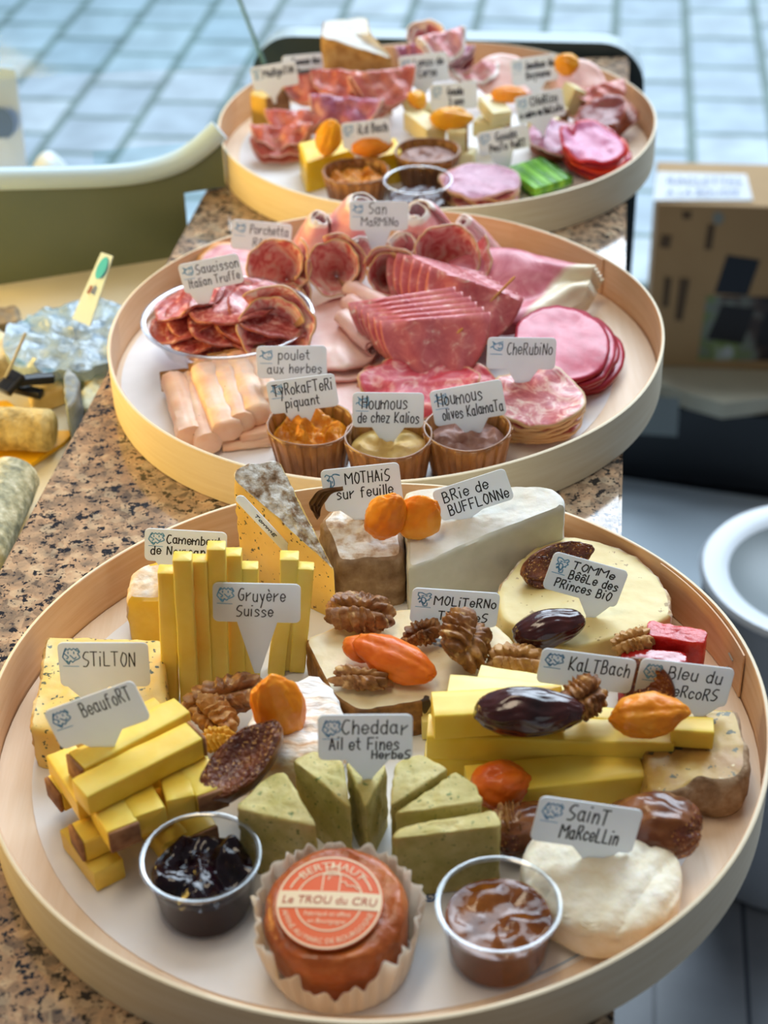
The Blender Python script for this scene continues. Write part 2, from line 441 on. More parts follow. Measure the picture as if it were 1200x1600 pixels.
def apricot(px, py, z, dims, rot, label, m=None, seed=0, cup=.2, fold=.10, group='dried apricots'):
    a, b, c = dims
    def fn(d):
        x, y, w = d.x*a, d.y*b, d.z*c
        tip = 1-.34*max(0, d.x)**2-.08*max(0, -d.x)**2                       # narrower towards one end
        y *= tip; w *= tip
        w += cup*c*((d.x*d.x)*.6-(d.y*d.y)*.8)
        w -= fold*c*math.exp(-((d.y-.1)/.16)**2)*max(0, d.z)   # seam where the fruit was opened
        k = 1+.10*fbm(d, 1.6, seed)+.02*fbm(d, 8, seed+3)
        return V((x, y, w))*k
    return blob('dried_apricot', P(px, py, z), fn, rotm(*rot), m or M_apricot, label, 'dried apricot', group, 5)
def date(px, py, z, L, r, rot, label, seed=0):
    def fn(d):
        k = 1+.05*fbm((d.x*.5, d.y, d.z), 2.5, seed)+.018*math.sin(14*math.atan2(d.y, d.z)+5*nz(d, 2, seed))*(1-d.x*d.x*.5)
        t = 1-.12*d.x
        return V((d.x*L, d.y*r*t, d.z*r*t*.92))*k
    return blob('date', P(px, py, z), fn, rotm(*rot), M_date, label, 'date', 'dates on the cheese', 5)
def fig_cut(px, py, z, dims, rot, label, seed=0):
    a, b, c = dims
    def fn(d):
        w = d.z*c
        if d.z > .22: w = c*(.22 + .10*(d.z-.22) - .22*max(0, 1-(d.x/.75)**2-(d.y/.75)**2))
        t = 1-.35*max(0, d.x)**2
        k = 1+.06*fbm(d, 2, seed)
        return V((d.x*a, d.y*b*t, w))*k + V((0, 0, .0008*fbm(d, 9, seed) if d.z > .3 else .0005*fbm(d, 6, seed)))
    return blob('dried_fig', P(px, py, z), fn, rotm(*rot), M_fig, label, 'dried fig', 'dried figs', 5, pred=lambda d: d.z > .34, child='flesh', cm=M_figflesh)
def fig_whole(px, py, z, dims, rot, label, seed=0):
    a, b, c = dims
    def fn(d):
        k = 1+.09*fbm(d, 1.8, seed)+.02*math.sin(11*math.atan2(d.y, d.z)+4*nz(d, 2, seed))
        return V((d.x*a, d.y*b*(1-.2*d.x), d.z*c*(1-.2*d.x)))*k
    return blob('dried_fig', P(px, py, z), fn, rotm(*rot), M_fig, label, 'dried fig', 'dried figs', 5, pred=lambda d: d.x < -.5 and d.z < .5, child='flesh', cm=M_figflesh)
def walnut(px, py, z, dims, rot, label, seed=0, m=None, frag=0):
    a, b, c = dims
    def fn(d):
        th = math.atan2(d.y, d.x)
        g = math.exp(-((d.y+.12*nz(d, 2, seed))/.13)**2)
        k = 1-.45*g*max(0, d.z)                                  # groove between the two lobes
        k += .13*math.sin(7*d.x*3.1+4*nz(d, 1.6, seed)+2*d.z*3)*(1-g)*.8 + .10*fbm(d, 3.2, seed)
        k *= 1-.22*max(0, math.cos(th*2+PI))*.6
        if frag: k *= 1+.35*nz(d, 1.3, seed+5)
        zz = d.z*c if d.z > 0 else d.z*c*.55
        return V((d.x*a, d.y*b, zz))*k
    return blob('walnut_half', P(px, py, z), fn, rotm(*rot), m or M_walnut, label, 'walnut', 'walnut pieces', 5)

def sheet(name, fn, nu, nv, m, label=None, cat='meat slice', group=None, th=.0012, polar=True, parent=None, uvf=None, closed=False):
    """thin slice: fn(x, y) on a disc (polar) or on [0,1]x[0,1]; UV keeps the place on the slice"""
    vs, fs, uv = [], [], []
    if polar:
        vs.append(fn(0, 0)); uv.append((0, 0))
        for j in range(1, nv+1):
            r = j/nv
            for i in range(nu):
                w = 2*PI*i/nu; x, y = r*math.cos(w), r*math.sin(w); vs.append(fn(x, y)); uv.append((x, y))
        for i in range(nu): fs.append([0, 1+i, 1+(i+1) % nu])
        for j in range(nv-1):
            for i in range(nu): a = 1+j*nu; b = a+nu; fs.append([a+i, b+i, b+(i+1) % nu, a+(i+1) % nu])
    else:
        for j in range(nv+1):
            for i in range(nu+1):
                u, w = i/nu, j/nv; vs.append(fn(u, w)); uv.append(uvf(u, w) if uvf else (u, w))
        for j in range(nv):
            for i in range(nu): a = j*(nu+1)+i; fs.append([a, a+1, a+nu+2, a+nu+1])
    return mobj(name, vs, fs, m, parent=parent, label=label, cat=cat, group=group, uv=uv, solid=th, off=0)
def disc(name, c, rx, ry, m, label, rot=0, tilt=(0, 0), wave=.0015, seed=0, th=.0016, group=None, irr=.06, cat='meat slice', curl=0, wseed=None):
    ws = seed if wseed is None else wseed; R = rotm(tilt[0], tilt[1], 0) @ rotm(0, 0, rot)
    def fn(x, y):
        r = math.hypot(x, y); w = math.atan2(y, x)
        k = 1+irr*nz((math.cos(w), math.sin(w), 0), 1.3, seed)+.25*irr*nz((math.cos(w), math.sin(w), 0), 5, seed)
        z = wave*fbm((x, y, ws*.37), 1.2, ws)*2*r + curl*r*r*r
        return c + R @ V((x*rx*k, y*ry*k, z))
    return sheet(name, fn, 56, 10, m, label, cat, group, th)
def folded(name, c, R, r1, r2, m, label, gap=.004, seed=0, th=.0013, group=None, wave=.002, cat='meat slice', skew=0, open_=0, scal=0, wseed=None):
    ws = seed if wseed is None else wseed
    """disc folded in half: fold line along local x, both halves hanging to local -y"""
    def fn(x, y):
        w = math.atan2(y, x); k = 1+.05*nz((math.cos(w), math.sin(w), 0), 1.5, seed)
        X, Y = x*r1*k, y*r2*k; rb = gap/2; q = PI*rb/2
        if Y < -q: yy, zz = Y+q, -rb - open_*(Y+q)**2
        elif Y > q: yy, zz = -(Y-q), rb + open_*(Y-q)**2
        else: a = Y/rb; yy, zz = rb*math.cos(a), rb*math.sin(a)
        zz += wave*fbm((x*1.2, yy*30, ws), 1.3, ws) + scal*math.sin(x*9+ws)*min(1, abs(yy)/r2)*(1 if Y > 0 else .6)
        return c + R @ V((X+skew*yy, yy, zz))
    return sheet(name, fn, 64, 20, m, label, cat, group, th)
def rosette(name, c, axis, R, L, m, label, turns=1.3, seed=0, group=None, up=V((0, 0, 1)), start=0, th=.0013, cone=.35, wav=.09, cat='meat slice', parent=None):
    """slice rolled into a cone that opens along axis"""
    ax = V(axis).normalized(); s = ax.cross(up).normalized(); u = s.cross(ax)
    def fn(a, v):
        w = start+a*turns*2*PI
        k = (cone+(1-cone)*v**.8)*(1-.30*a)*(1+wav*fbm((math.cos(w)*1.2, math.sin(w)*1.2, a*2), 1, seed)*v)
        l = L*(v-1)+.12*R*v*fbm((math.cos(w), math.sin(w), a), 1.6, seed+4)
        return c + (s*math.cos(w)+u*math.sin(w))*(R*k)+ax*l
    return sheet(name, fn, 72, 12, m, label, cat, group, th, False, uvf=lambda a, v: (0, v*.995 if a < .97 else 1), parent=parent)
def roll(name, p0, p1, R, m, label, turns=1.8, seed=0, group=None, th=.0014, start=0, cat='meat slice', flat=1.0, tip=1.0):
    p0, p1 = V(p0), V(p1); ax = (p1-p0).normalized(); s = ax.cross(V((0, 0, 1)) if abs(ax.z) < .8 else V((0, 1, 0))).normalized(); u = s.cross(ax)
    Ln = (p1-p0).length
    def fn(a, v):
        w = start+a*turns*2*PI; k = (1-.55*a)*(tip+(1-tip)*min(1, v*1.6)**.6)
        k *= 1+.10*fbm((math.cos(w), math.sin(w), v*2+a), 1.2, seed)
        return p0 + ax*(Ln*v+.003*nz((a*4, v, seed), 2)) + (s*math.cos(w)+u*math.sin(w)*flat)*R*k
    return sheet(name, fn, 72, 14, m, label, cat, group, th, False, uvf=lambda a, v: (0, abs(v*2-1)*.985))
def cat_rom(ps, n):
    out = []
    for i in range(len(ps)-1):
        p0, p1, p2, p3 = ps[max(i-1, 0)], ps[i], ps[i+1], ps[min(i+2, len(ps)-1)]
        for k in range(n):
            t = k/n; out.append(.5*((2*p1)+(p2-p0)*t+(2*p0-5*p1+4*p2-p3)*t*t+(3*p1-p0-3*p2+p3)*t**3))
    out.append(ps[-1].copy()); return out
def drape(name, edgeA, edgeB, m, label, seed=0, ripple=.003, nr=3, group=None, th=.0013, n=10, sag=0, cat='meat slice', uvf=None):
    """soft slice spanning two 3D edge curves, rippled across"""
    A = cat_rom([V(p) for p in edgeA], n); B = cat_rom([V(p) for p in edgeB], n); k = min(len(A), len(B))-1
    def fn(u, v):
        i = min(k, int(round(u*k))); a, b = A[i], B[i]; p = a.lerp(b, v)
        nn = (b-a).cross(A[min(i+1, k)]-A[max(i-1, 0)]); nn = nn.normalized() if nn.length else V((0, 0, 1))
        if nn.z < 0: nn = -nn
        return p + nn*(ripple*math.sin(nr*2*PI*v+2.5*nz((u*2, v, seed), 1.5, seed)+u*2)+ripple*.7*fbm((u*3, v*3, seed), 1, seed)) - V((0, 0, sag*math.sin(PI*v)))
    return sheet(name, fn, k, 24, m, label, cat, group, th, False, uvf=uvf or (lambda u, v: (u*2-1, v*2-1)))

# ---------------------------------------------------------------- handwriting
G = {'a': '~5637161433 54|575463', 'b': '1913|~163756543313', 'c': '~563716143354', 'd': '~563716143354|5953', 'e': '~155556371614335 4',
     'f': '~59392823|1747', 'g': '~5637161433 54|57523011', 'h': '1913|~15375653', 'i': '1713|1929', 'j': '1712 00|1929', 'k': '1913|571553',
     'l': '1913', 'm': '0703|~05264543|~45678683', 'n': '1713|~15375653', 'o': '~37161433545637', 'p': '1710|~163756543314', 'q': '~563716143354|5750',
     'r': '1713|~153657', 's': '~563716355433 13', 't': '292443|0747', 'u': '~17143354|5753', 'v': '173357', 'w': '1723365367', 'x': '1753|5713',
     'y': '1734|5720', 'z': '17571353', 'A': '133963|2555', 'B': '1913|~19495726|~2656644313', 'C': '~693916244364', 'D': '1913|~1949664313',
     'E': '69191363|1656', 'F': '691913|1656', 'G': '~69391624436466|6646', 'H': '1913|6963|1666', 'I': '1913', 'J': '49442314', 'K': '1913|691563',
     'L': '191363', 'M': '0309468983', 'N': '13196369', 'O': '~39162443656839', 'P': '1913|~1959573616', 'R': '1913|~1959573616|3663', 'S': '~69391736654313',
     'T': '0969|3933', 'U': '~1914336469', 'V': '193369', '3': '~19494726564313', '.': '1323', ' ': '', 'X': '1963|1369'}
ACC = {'è': ('e', '2938'), 'é': ('e', '2849'), 'ê': ('e', '183958'), 'ô': ('o', '183958'), 'ï': ('i', '')}
def glyph(ch):
    acc = ''
    if ch in ACC: ch, acc = ACC[ch]
    out = []; w = 0
    for s in (G.get(ch, '')+('|'+acc if acc else '')).split('|'):
        s = s.replace(' ', '')
        if not s: continue
        sm = s[0] == '~'; s = s.lstrip('~')
        p = [V((int(s[i])/6, (int(s[i+1])-3)/6, 0)) for i in range(0, len(s)-1, 2)]
        w = max(w, max(q.x for q in p))
        if not sm: p = [a.lerp(b, t) for a, b in zip(p, p[1:]) for t in (0, .08, .92)]+[p[-1]]
        else: p = cat_rom(p, 4)
        out.append(p)
    return out, (w if out else .5)
def ribbon(pts, hw):
    vs, fs = [], []
    for i, p in enumerate(pts):
        t = (pts[min(i+1, len(pts)-1)]-pts[max(i-1, 0)]); t = t.normalized() if t.length else V((1, 0, 0))
        s = V((-t.y, t.x, 0))*hw; e_ = t*hw*.7 if i == len(pts)-1 else (-t*hw*.7 if i == 0 else V())
        vs += [p+s+e_, p-s+e_]
    for i in range(len(pts)-1): fs.append([2*i, 2*i+1, 2*i+3, 2*i+2])
    return vs, fs
def write(text, x, y, hgt, width, hw, slant=.08, rnd=None):
    """handwritten line in card coordinates (x right, y up); hgt = capital height; width = total width"""
    rnd = rnd or random.Random(len(text)); strokes = []; cx = 0
    for ch in text:
        g, w = glyph(ch); j = rnd.uniform(-.05, .05)
        for s in g: strokes.append([V((cx+p.x+slant*p.y, p.y+j, 0)) for p in s])
        cx += w+.30
    tot = max(cx-.30, .3); k = width/tot
    return join(*[ribbon([V((x+p.x*k, y+p.y*hgt, 0)) for p in s], hw) for s in strokes])
ICON = {'cow': ['~04 17 29 38 49 58 69 78 97 86 94 83 62 51 42 30 21 04', '~28 17 29|~78 89 97', '~45 54 63 74', '~36 37', '~66 67', '~22 31 42', '~16 25 34 23'],
        'pig': ['~28 47 68 86 84 72 52 33 24 28', '28 19 37', '68 89 86', '~54 63 74', '36 37', '66 67', '~04 15 24'],
        'goat': ['~38 26 35 31 42 53 56 48 38', '~38 19 08', '~48 69 98 79 59', '~26 16 25', '44 45', '~33 20 40'],
        'sheep': ['~19 39 58 79 88 77 86 75 74 64 52 42 33 23 22 34 25 14 26 17 19', '~36 33 41 52 55 36', '37 47', '57 67', '~41 40 60 62']}
def icon(kind, x, y, w, h, hw):
    parts = []
    for s in ICON[kind]:
        for q in s.split('|'):
            sm = q[0] == '~'; p = [V((x+int(a[0])/9*w, y+int(a[1])/9*h, 0)) for a in q.lstrip('~').split()]
            parts.append(ribbon(cat_rom(p, 4) if sm else p, hw))
    parts.append(ribbon([V((x, y-h*.12, 0)), V((x+w*.9, y-h*.14, 0))], hw*.6))
    return join(*parts)
def card(TL, TR, BL, b, bz, lines, kind, label, tilt=8, yaw=0, seed=0, hw=.00034, stem=True, name='price_label', Y=None, sw=.23, depth=.006, drawn=True):
    """upright plastic name card on a short tapering stem stuck in the food; corners picked on an upright plane through the stem foot"""
    foot = P(b[0], b[1], bz) if Y is None else PY(b[0], b[1], Y)
    t, ya = math.radians(tilt), math.radians(yaw)
    n = V((math.sin(ya)*math.cos(t), -math.cos(ya)*math.cos(t), math.sin(t)))
    o0, a, c = PPL(*TL, foot, n), PPL(*TR, foot, n), PPL(*BL, foot, n)
    ux = (a-o0); W = ux.length; ux.normalize(); uy = n.cross(ux); H = abs((c-o0).dot(uy))
    def put(vs, dz): return [o0+ux*v.x+uy*(v.y-H)+n*dz for v in vs]     # card coordinates: x right, y up from the lower edge
    bl = foot-(o0-uy*H); bx, by = bl.dot(ux), min(bl.dot(uy), -.003)
    rad = .0032; out = []
    for (cx, cy, a0) in ((W-rad, H-rad, 0), (rad, H-rad, 90), (rad, rad, 180), (W-rad, rad, 270)):
        for k in range(5):
            w = math.radians(a0+k*22.5); out.append((cx+rad*math.cos(w), cy+rad*math.sin(w)))
    if stem:
        bx = min(max(bx, W*.25), W*.75); i = 15
        st = [(max(bx-sw*W, rad*1.05), 0), (bx-.055*W, by), (bx-.03*W, by-depth), (bx+.03*W, by-depth), (bx+.055*W, by), (min(bx+sw*W, W-rad*1.05), 0)]
        out = out[:15]+st+out[15:]
    k = len(out); th = .0009
    fv = put([V((x, y, 0)) for x, y in out], th/2); bv = put([V((x, y, 0)) for x, y in out], -th/2)
    fs = [list(range(k)), list(range(k, 2*k))[::-1]]+[[i, k+i, k+(i+1) % k, (i+1) % k] for i in range(k)]
    r = empty(name, foot if stem else o0-uy*H, label, 'price label', 'handwritten name cards')
    mobj('card', fv+bv, fs, M_white, parent=r, smooth=False)
    rnd = random.Random(seed); ps = []
    for (tx, x, y, hg, wd) in lines: ps.append(write(tx, x*W, (1-y)*H, hg*H, wd*W, hw, rnd=rnd))
    vs, fs = join(*ps); mobj('lettering', put(vs, th/2+.0002), fs, M_ink, parent=r, smooth=False)
    if drawn and kind:
        vs, fs = icon(kind, .05*W, .52*H, .19*W, .36*H, .00034); mobj('animal_drawing', put(vs, th/2+.00015), fs, M_blue, parent=r, smooth=False)
    return r
# ================================================================ THE PLACE
YAW = math.atan2(.15, 1)                     # the counter runs slightly to the right
D = V((math.sin(YAW), math.cos(YAW), 0)); RN = V((math.cos(YAW), -math.sin(YAW), 0))
def at(x, d, z): return RN*x + D*d + V((0, 0, z))      # place along the counter axes
M_gran = granite()
M_pave = bricks('street_paving', (206, 218, 226), (186, 202, 214), (126, 146, 142), .23, .197, PI/2+YAW, .5, .015)
M_floor = bricks('floor_boards', (150, 154, 160), (132, 138, 146), (58, 64, 78), 1.6, .105, PI/2+YAW, .4, .003, .35)
def quad(a, b, c, d): return [a, b, c, d], [[0, 1, 2, 3]]
vs, fs = quad(at(-4, 2.62, -.95), at(4, 2.62, -.95), at(4, 14, -.95), at(-4, 14, -.95))
mobj('pavement', vs, fs, M_pave, kind='structure', loc=V((0, 0, -.95)), smooth=False)
vs, fs = box(at(0, .6, -.935), 7, 4.04, .07, RN, D)
mobj('floor', vs, fs, M_floor, kind='structure', loc=V((0, 0, -.9)), smooth=False)

# counter
M_body = mat('counter_body', (58, 62, 66), rough=.5)
ct = empty('counter', V((0, 1, -.9)), 'long narrow counter with a polished beige and black speckled granite top', 'counter')
Lx = lambda y: -.249+(y-.864)*.157
Rx = lambda y: .229+(y-1.398)*.143
y0, y1 = .15, 1.765
poly = [V((Lx(y0), y0, 0)), V((Rx(y0), y0, 0)), V((Rx(y1), y1, 0)), V((Lx(y1), y1, 0))]
bm = bmesh.new()
a = [bm.verts.new(p) for p in poly]; f = bm.faces.new(a)
r_ = bmesh.ops.extrude_face_region(bm, geom=[f]); bmesh.ops.translate(bm, verts=[v for v in r_['geom'] if isinstance(v, bmesh.types.BMVert)], vec=(0, 0, -.03))
bmesh.ops.recalc_face_normals(bm, faces=bm.faces); bmesh.ops.bevel(bm, geom=bm.edges[:], offset=.0025, segments=2, affect='EDGES')
bm.verts.index_update()
mobj('granite_top', [v.co.copy() for v in bm.verts], [[v.index for v in f.verts] for f in bm.faces], M_gran, parent=ct, smooth=False); bm.free()
vs = [V((x, y, z)) for z in (-.9, -.03) for x, y in ((Lx(y0)+.02, y0), (Rx(y0)-.03, y0), (Rx(y1)-.03, y1-.01), (Lx(y1)+.02, y1-.01))]
mobj('cabinet', vs, [[0, 3, 2, 1], [4, 5, 6, 7], [0, 1, 5, 4], [1, 2, 6, 5], [2, 3, 7, 6], [3, 0, 4, 7]], M_body, parent=ct, smooth=False)

# rounded end panel behind the far tray
M_panel = mat('panel_slate', (50, 62, 66), rough=.35)
M_panel_sheen = mat('panel_sky_sheen', (190, 206, 212), rough=.3)  # pale edge faces: reflected sky painted into the slate's colour
def rounded_panel(w0, w1, z0, z1, rad, d0, th):
    out = []
    for (cx, a0) in ((w1-rad, 0), (w0+rad, 90)):
        for k in range(9):
            w = math.radians(a0+k*11.25); out.append((cx+rad*math.cos(w), z1-rad+rad*math.sin(w)))
    out = [(w1, z0)]+out+[(w0, z0)]
    k = len(out); vs = [at(x, d0, z) for x, z in out]+[at(x, d0+th, z) for x, z in out]
    return vs, fix(vs, [list(range(k)), list(range(k, 2*k))]+[[i, (i+1) % k, k+(i+1) % k, k+i] for i in range(k)])
vs, fs = rounded_panel(-.405, .035, -.88, .013, .05, 1.79, .03)
pn = mobj('end_panel', vs, fs, [M_panel, M_panel_sheen], label='dark slate upright panel with rounded top corners behind the farthest tray', cat='panel', smooth=False, loc=at(-.18, 1.80, -.9), mi=[1 if len(f) == 4 else 0 for f in fs])

# ---------------------------------------------------------------- wooden trays
M_ven_bounce = veneer('poplar_veneer_warm_bounce', (212, 164, 118), (224, 184, 142))  # inner faces tanner: warm bounced light painted into the wood colour
M_ven_out = veneer('poplar_veneer_outside', (224, 206, 172), (234, 220, 192))
M_ven_base = veneer('poplar_base', (232, 208, 178), (240, 220, 196), 'x')
M_paper = mat('white_paper', [(.4, (236, 234, 232)), (.6, (243, 242, 241))], 20, rough=.6, sss=.05)
M_staple = mat('steel_wire', (170, 168, 160), rough=.25, spec=.8)
TR = [(V((-.0076, .6835, 0)), .2122), (V((.0046, 1.1045, 0)), .2082), (V((.0605, 1.5183, 0)), .2088)]
RIMH = .036
def tray(i, label, plabel, seam_deg, paper_r):
    c, R = TR[i]
    t = empty('round_wooden_tray', c, label, 'tray', 'round poplar trays')
    th = .0026
    fn = lambda w, j: (.0006*math.sin(3*w+i)+.0004*math.sin(7*w), .0005*math.sin(5*w+i) if j in (1, 2, 3) else 0)
    vs, fs = lathe(c, [(R, .0006), (R, RIMH-.0005), (R-.0008, RIMH), (R-th+.0006, RIMH), (R-th, RIMH-.0006), (R-th, .0006)], 160, fn, closed=True)
    mobj('rim', vs, fs, [M_ven_bounce, M_ven_out], parent=t, mi=[1 if k < 160*3 else 0 for k in range(len(fs))])
    vs, fs = lathe(c, [(0.001, .0005), (R-th-.0004, .0005), (R-th-.0004, .0035), (.001, .0035)], 96)
    mobj('base', vs, fs, M_ven_base, parent=t, smooth=False)
    # overlapped end of the rim strip, stitched with two wires
    vs, fs = [], []; n = 24; a0 = math.radians(seam_deg)
    for k in range(n+1):
        w = a0+k/n*math.radians(26); ri = R-th-.0009-.0005*(1-k/n)
        for r_, z in ((ri, .0045), (ri, RIMH-.0008), (ri+.0009, RIMH-.0008), (ri+.0009, .0045)): vs.append(V((c.x+r_*math.cos(w), c.y+r_*math.sin(w), z)))
    for k in range(n):
        for q in range(4): fs.append([k*4+q, k*4+(q+1) % 4, (k+1)*4+(q+1) % 4, (k+1)*4+q])
    fs += [[0, 1, 2, 3], [n*4+3, n*4+2, n*4+1, n*4]]
    ov = mobj('rim_overlap', vs, fs, M_ven_bounce, parent=t, smooth=False)
    for zz in (.012, .022):
        w = a0+math.radians(4); p = V((c.x+(R-th-.0022)*math.cos(w), c.y+(R-th-.0022)*math.sin(w), zz)); tg = V((-math.sin(w), math.cos(w), 0))
        vs, fs = tube([p-tg*.003, p+tg*.003+V((0, 0, .001))], .0006, 6); mobj('wire_stitch', vs, fs, M_staple, parent=t)
    pc = c+V((-.004 if i != 1 else -.014, .002, 0))
    vs, fs = lathe(pc, [(.001, .0038), (paper_r, .0038), (paper_r, .0042), (.001, .0042)], 96)
    pp = mobj('paper_liner', vs, fs, M_paper, label=plabel, cat='paper liner', group='paper liners', smooth=False, loc=pc+V((0, 0, .0038)))
    return t, pp, pc
ZF = .0044                                     # height of the lined tray floor
_, pp0, pc0 = tray(0, 'nearest round wooden tray, loaded with cheeses, dried fruit and walnuts', 'white round paper lining the nearest tray under the cheeses', 8, .186)
_, pp1, pc1 = tray(1, 'middle round wooden tray, loaded with sliced hams and salami', 'white round paper lining the middle tray under the sliced meats', 30, .187)
_, pp2, pc2 = tray(2, 'farthest round wooden tray, with mixed cheese cubes and sliced meats, by the slate panel', 'white round paper lining the farthest tray of mixed cheese and meat', 100, .186)
pts = [V((pc0.x+.183*math.cos(w), pc0.y+.183*math.sin(w), 0)) for w in [math.radians(-70+k*2) for k in range(80)]]
vs, fs = ribbon(pts, .0003); mobj('printed_line', [v+V((0, 0, .0044)) for v in vs], fs, M_blue, parent=pp0, smooth=False)
q = P(672, 1402, .0042)
pts = [V((q.x+.004*(1-k/30)*math.cos(k*.5), q.y+.004*(1-k/30)*math.sin(k*.5), 0)) for k in range(24)]
vs, fs = ribbon(pts, .0005); mobj('printed_curl', [v+V((0, 0, .0044)) for v in vs], fs, M_deepblue, parent=pp0, smooth=False)

# ================================================================ NEAREST TRAY: CHEESES
Y_gold = [(.3, (232, 192, 58)), (.6, (242, 210, 88)), (.8, (245, 220, 114))]
M_gruy = mat('gruyere_paste', [(.3, (234, 200, 74)), (.7, (242, 216, 106))], 40, rough=.42, sss=.3, bump=.12, bscale=300)
M_beauf = mat('beaufort_paste', Y_gold, 40, rough=.42, sss=.3, bump=.12, bscale=260)
M_beauf_rind = mat('beaufort_rind', [(.3, (120, 78, 50)), (.7, (168, 122, 84))], 140, rough=.75, bump=.4, bscale=400)
M_kalt = mat('kaltbach_paste', [(.3, (238, 198, 58)), (.7, (246, 216, 92))], 30, rough=.38, sss=.3, bump=.06, bscale=200)
M_kalt2 = mat('kaltbach_paste_pale', [(.3, (238, 212, 116)), (.7, (246, 228, 150))], 30, rough=.38, sss=.3)
M_cam = mat('camembert_paste', [(.3, (220, 172, 44)), (.7, (236, 196, 78))], 60, rough=.35, sss=.3, bump=.2, bscale=180)
M_cam_rind = mat('camembert_rind', [(.3, (196, 150, 96)), (.5, (222, 196, 164)), (.7, (238, 230, 220))], 90, rough=.7, bump=.7, bscale=220, bdist=.0015)
M_stil = mat('stilton_paste', [(.3, (224, 180, 78)), (.5, (234, 200, 112)), (.7, (240, 214, 144))], 26, rough=.48, sss=.25, bump=.3, bscale=180, specks=[(260, .635, .03, (78, 84, 62)), (120, .64, .02, (96, 100, 74))])
M_stil_rind = mat('stilton_rind', [(.3, (170, 122, 58)), (.5, (212, 174, 108)), (.7, (232, 206, 156))], 110, rough=.75, bump=.6, bscale=300)
M_tom = mat('herb_tomme_paste', [(.3, (212, 172, 84)), (.7, (228, 192, 110))], 35, rough=.45, sss=.28, bump=.15, bscale=200, specks=[(300, .66, .03, (72, 72, 34)), (210, .69, .03, (120, 86, 40))])
M_tom_rind = mat('grey_mould_rind', [(.28, (104, 80, 56)), (.40, (150, 124, 98)), (.48, (186, 176, 162)), (.60, (224, 221, 214))], 170, detail=6, rough=.85, bump=.9, bscale=240, bdist=.0018)
M_moth = mat('goat_rind', [(.28, (158, 116, 80)), (.42, (206, 178, 148)), (.52, (232, 220, 204)), (.68, (246, 241, 234))], 110, detail=5, rough=.8, bump=.9, bscale=170, bdist=.002)
M_moth_side = mat('goat_side', [(.3, (124, 92, 62)), (.6, (160, 130, 98)), (.8, (190, 164, 134))], 120, detail=5, rough=.7, bump=.5, bscale=260)
M_brie_rind = mat('bloomy_rind', [(.3, (226, 222, 208)), (.7, (244, 243, 238))], 60, rough=.85, bump=.5, bscale=220, sss=.1)
M_brie = mat('brie_paste', [(.3, (208, 206, 186)), (.7, (224, 222, 206))], 50, rough=.5, sss=.2, bump=.15)
M_moli = mat('moliterno_paste', [(.3, (222, 198, 146)), (.6, (236, 218, 176)), (.8, (242, 230, 196))], 40, rough=.45, sss=.25, bump=.25, bscale=260, specks=[(60, .68, .02, (70, 54, 38))])
M_moli_rind = mat('moliterno_rind', [(.3, (92, 58, 24)), (.6, (150, 100, 44)), (.8, (190, 140, 70))], 120, rough=.6, bump=.5, bscale=300)
M_ewe = mat('ewe_tomme_paste', [(.3, (216, 190, 118)), (.6, (230, 210, 146)), (.8, (236, 220, 164))], 35, rough=.45, sss=.25, bump=.25, bscale=150, specks=[(210, .69, .02, (170, 140, 80))])
M_ewe_rind = mat('ewe_tomme_rind', [(.3, (176, 134, 82)), (.5, (214, 190, 156)), (.7, (232, 220, 202))], 110, rough=.8, bump=.7, bscale=260)
M_soft = mat('wrinkled_rind', [(.3, (216, 172, 128)), (.42, (236, 214, 190)), (.54, (244, 238, 232)), (.8, (248, 246, 244))], 70, detail=5, rough=.6, bump=.9, bscale=130, bdist=.003, stretch=(.5, 1.6, 1), dist=.8)
M_bleu = mat('bleu_paste', [(.3, (170, 122, 60)), (.5, (194, 156, 78)), (.7, (210, 180, 98))], 45, rough=.4, sss=.25, bump=.3, bscale=180, specks=[(190, .63, .03, (96, 94, 64)), (210, .70, .03, (230, 210, 160))])
M_bleu_rind = mat('bleu_rind', [(.3, (126, 96, 66)), (.5, (166, 136, 104)), (.7, (204, 182, 154))], 90, detail=5, rough=.75, bump=.9, bscale=160, bdist=.002)
M_ched = mat('green_herb_cheddar', [(.3, (176, 162, 84)), (.55, (198, 182, 112)), (.75, (214, 200, 140))], 70, rough=.6, sss=.2, bump=.6, bscale=240, specks=[(420, .66, .04, (104, 116, 50)), (230, .70, .03, (112, 124, 60))])

slab('camembert_wedge', TP(.036, (193, 938), (204, 893), (230, 876), (300, 874), (306, 925), (248, 940)), ZF, M_cam,
     'cut piece of yellow camembert with bumpy white rind on top, behind the tall cheese batons', 'cheese', rind=M_cam_rind, top_rind=True, rind_edges=(0, 1), bev=.004, amp=.0012, ns=110, cr=3, seed=1)
slab('stilton_slab', TP(.033, (73, 994), (256, 999), (262, 1108), (130, 1152), (45, 1138)), ZF, M_stil,
     'flat yellow slab of blue-veined cheese under the Stilton card', 'cheese', rind=M_stil_rind, rind_edges=(4,), bev=.002, amp=.0007, ns=150, seed=2, rind_amp=.0014)
hw = slab('herb_tomme_wedge', [P(362, 748, .078), P(372, 727, .083), P(436, 718, .083), P(524, 894, .043), P(512, 880, .046)], ZF, M_tom,
     'tall wedge of yellow cheese flecked with herbs, grey mouldy crust facing up', 'cheese', rind=M_tom_rind, rind_edges=(0, 1), top_rind=True, bev=.0012, amp=.0005, rind_amp=.0014, ns=180, seed=3, cr=1)
mo = slab('goat_cheese', TP(.040, (498, 812), (524, 786), (572, 782), (630, 812), (632, 872), (528, 882)), ZF, M_moth_side,
     'brown and white wrinkled goat cheese between the herb wedge and the white brie', 'cheese', rind=M_moth, top_rind=True, bev=.004, amp=.0010, rind_amp=.0016, ns=140, seed=4, cr=3, flare=.0015)
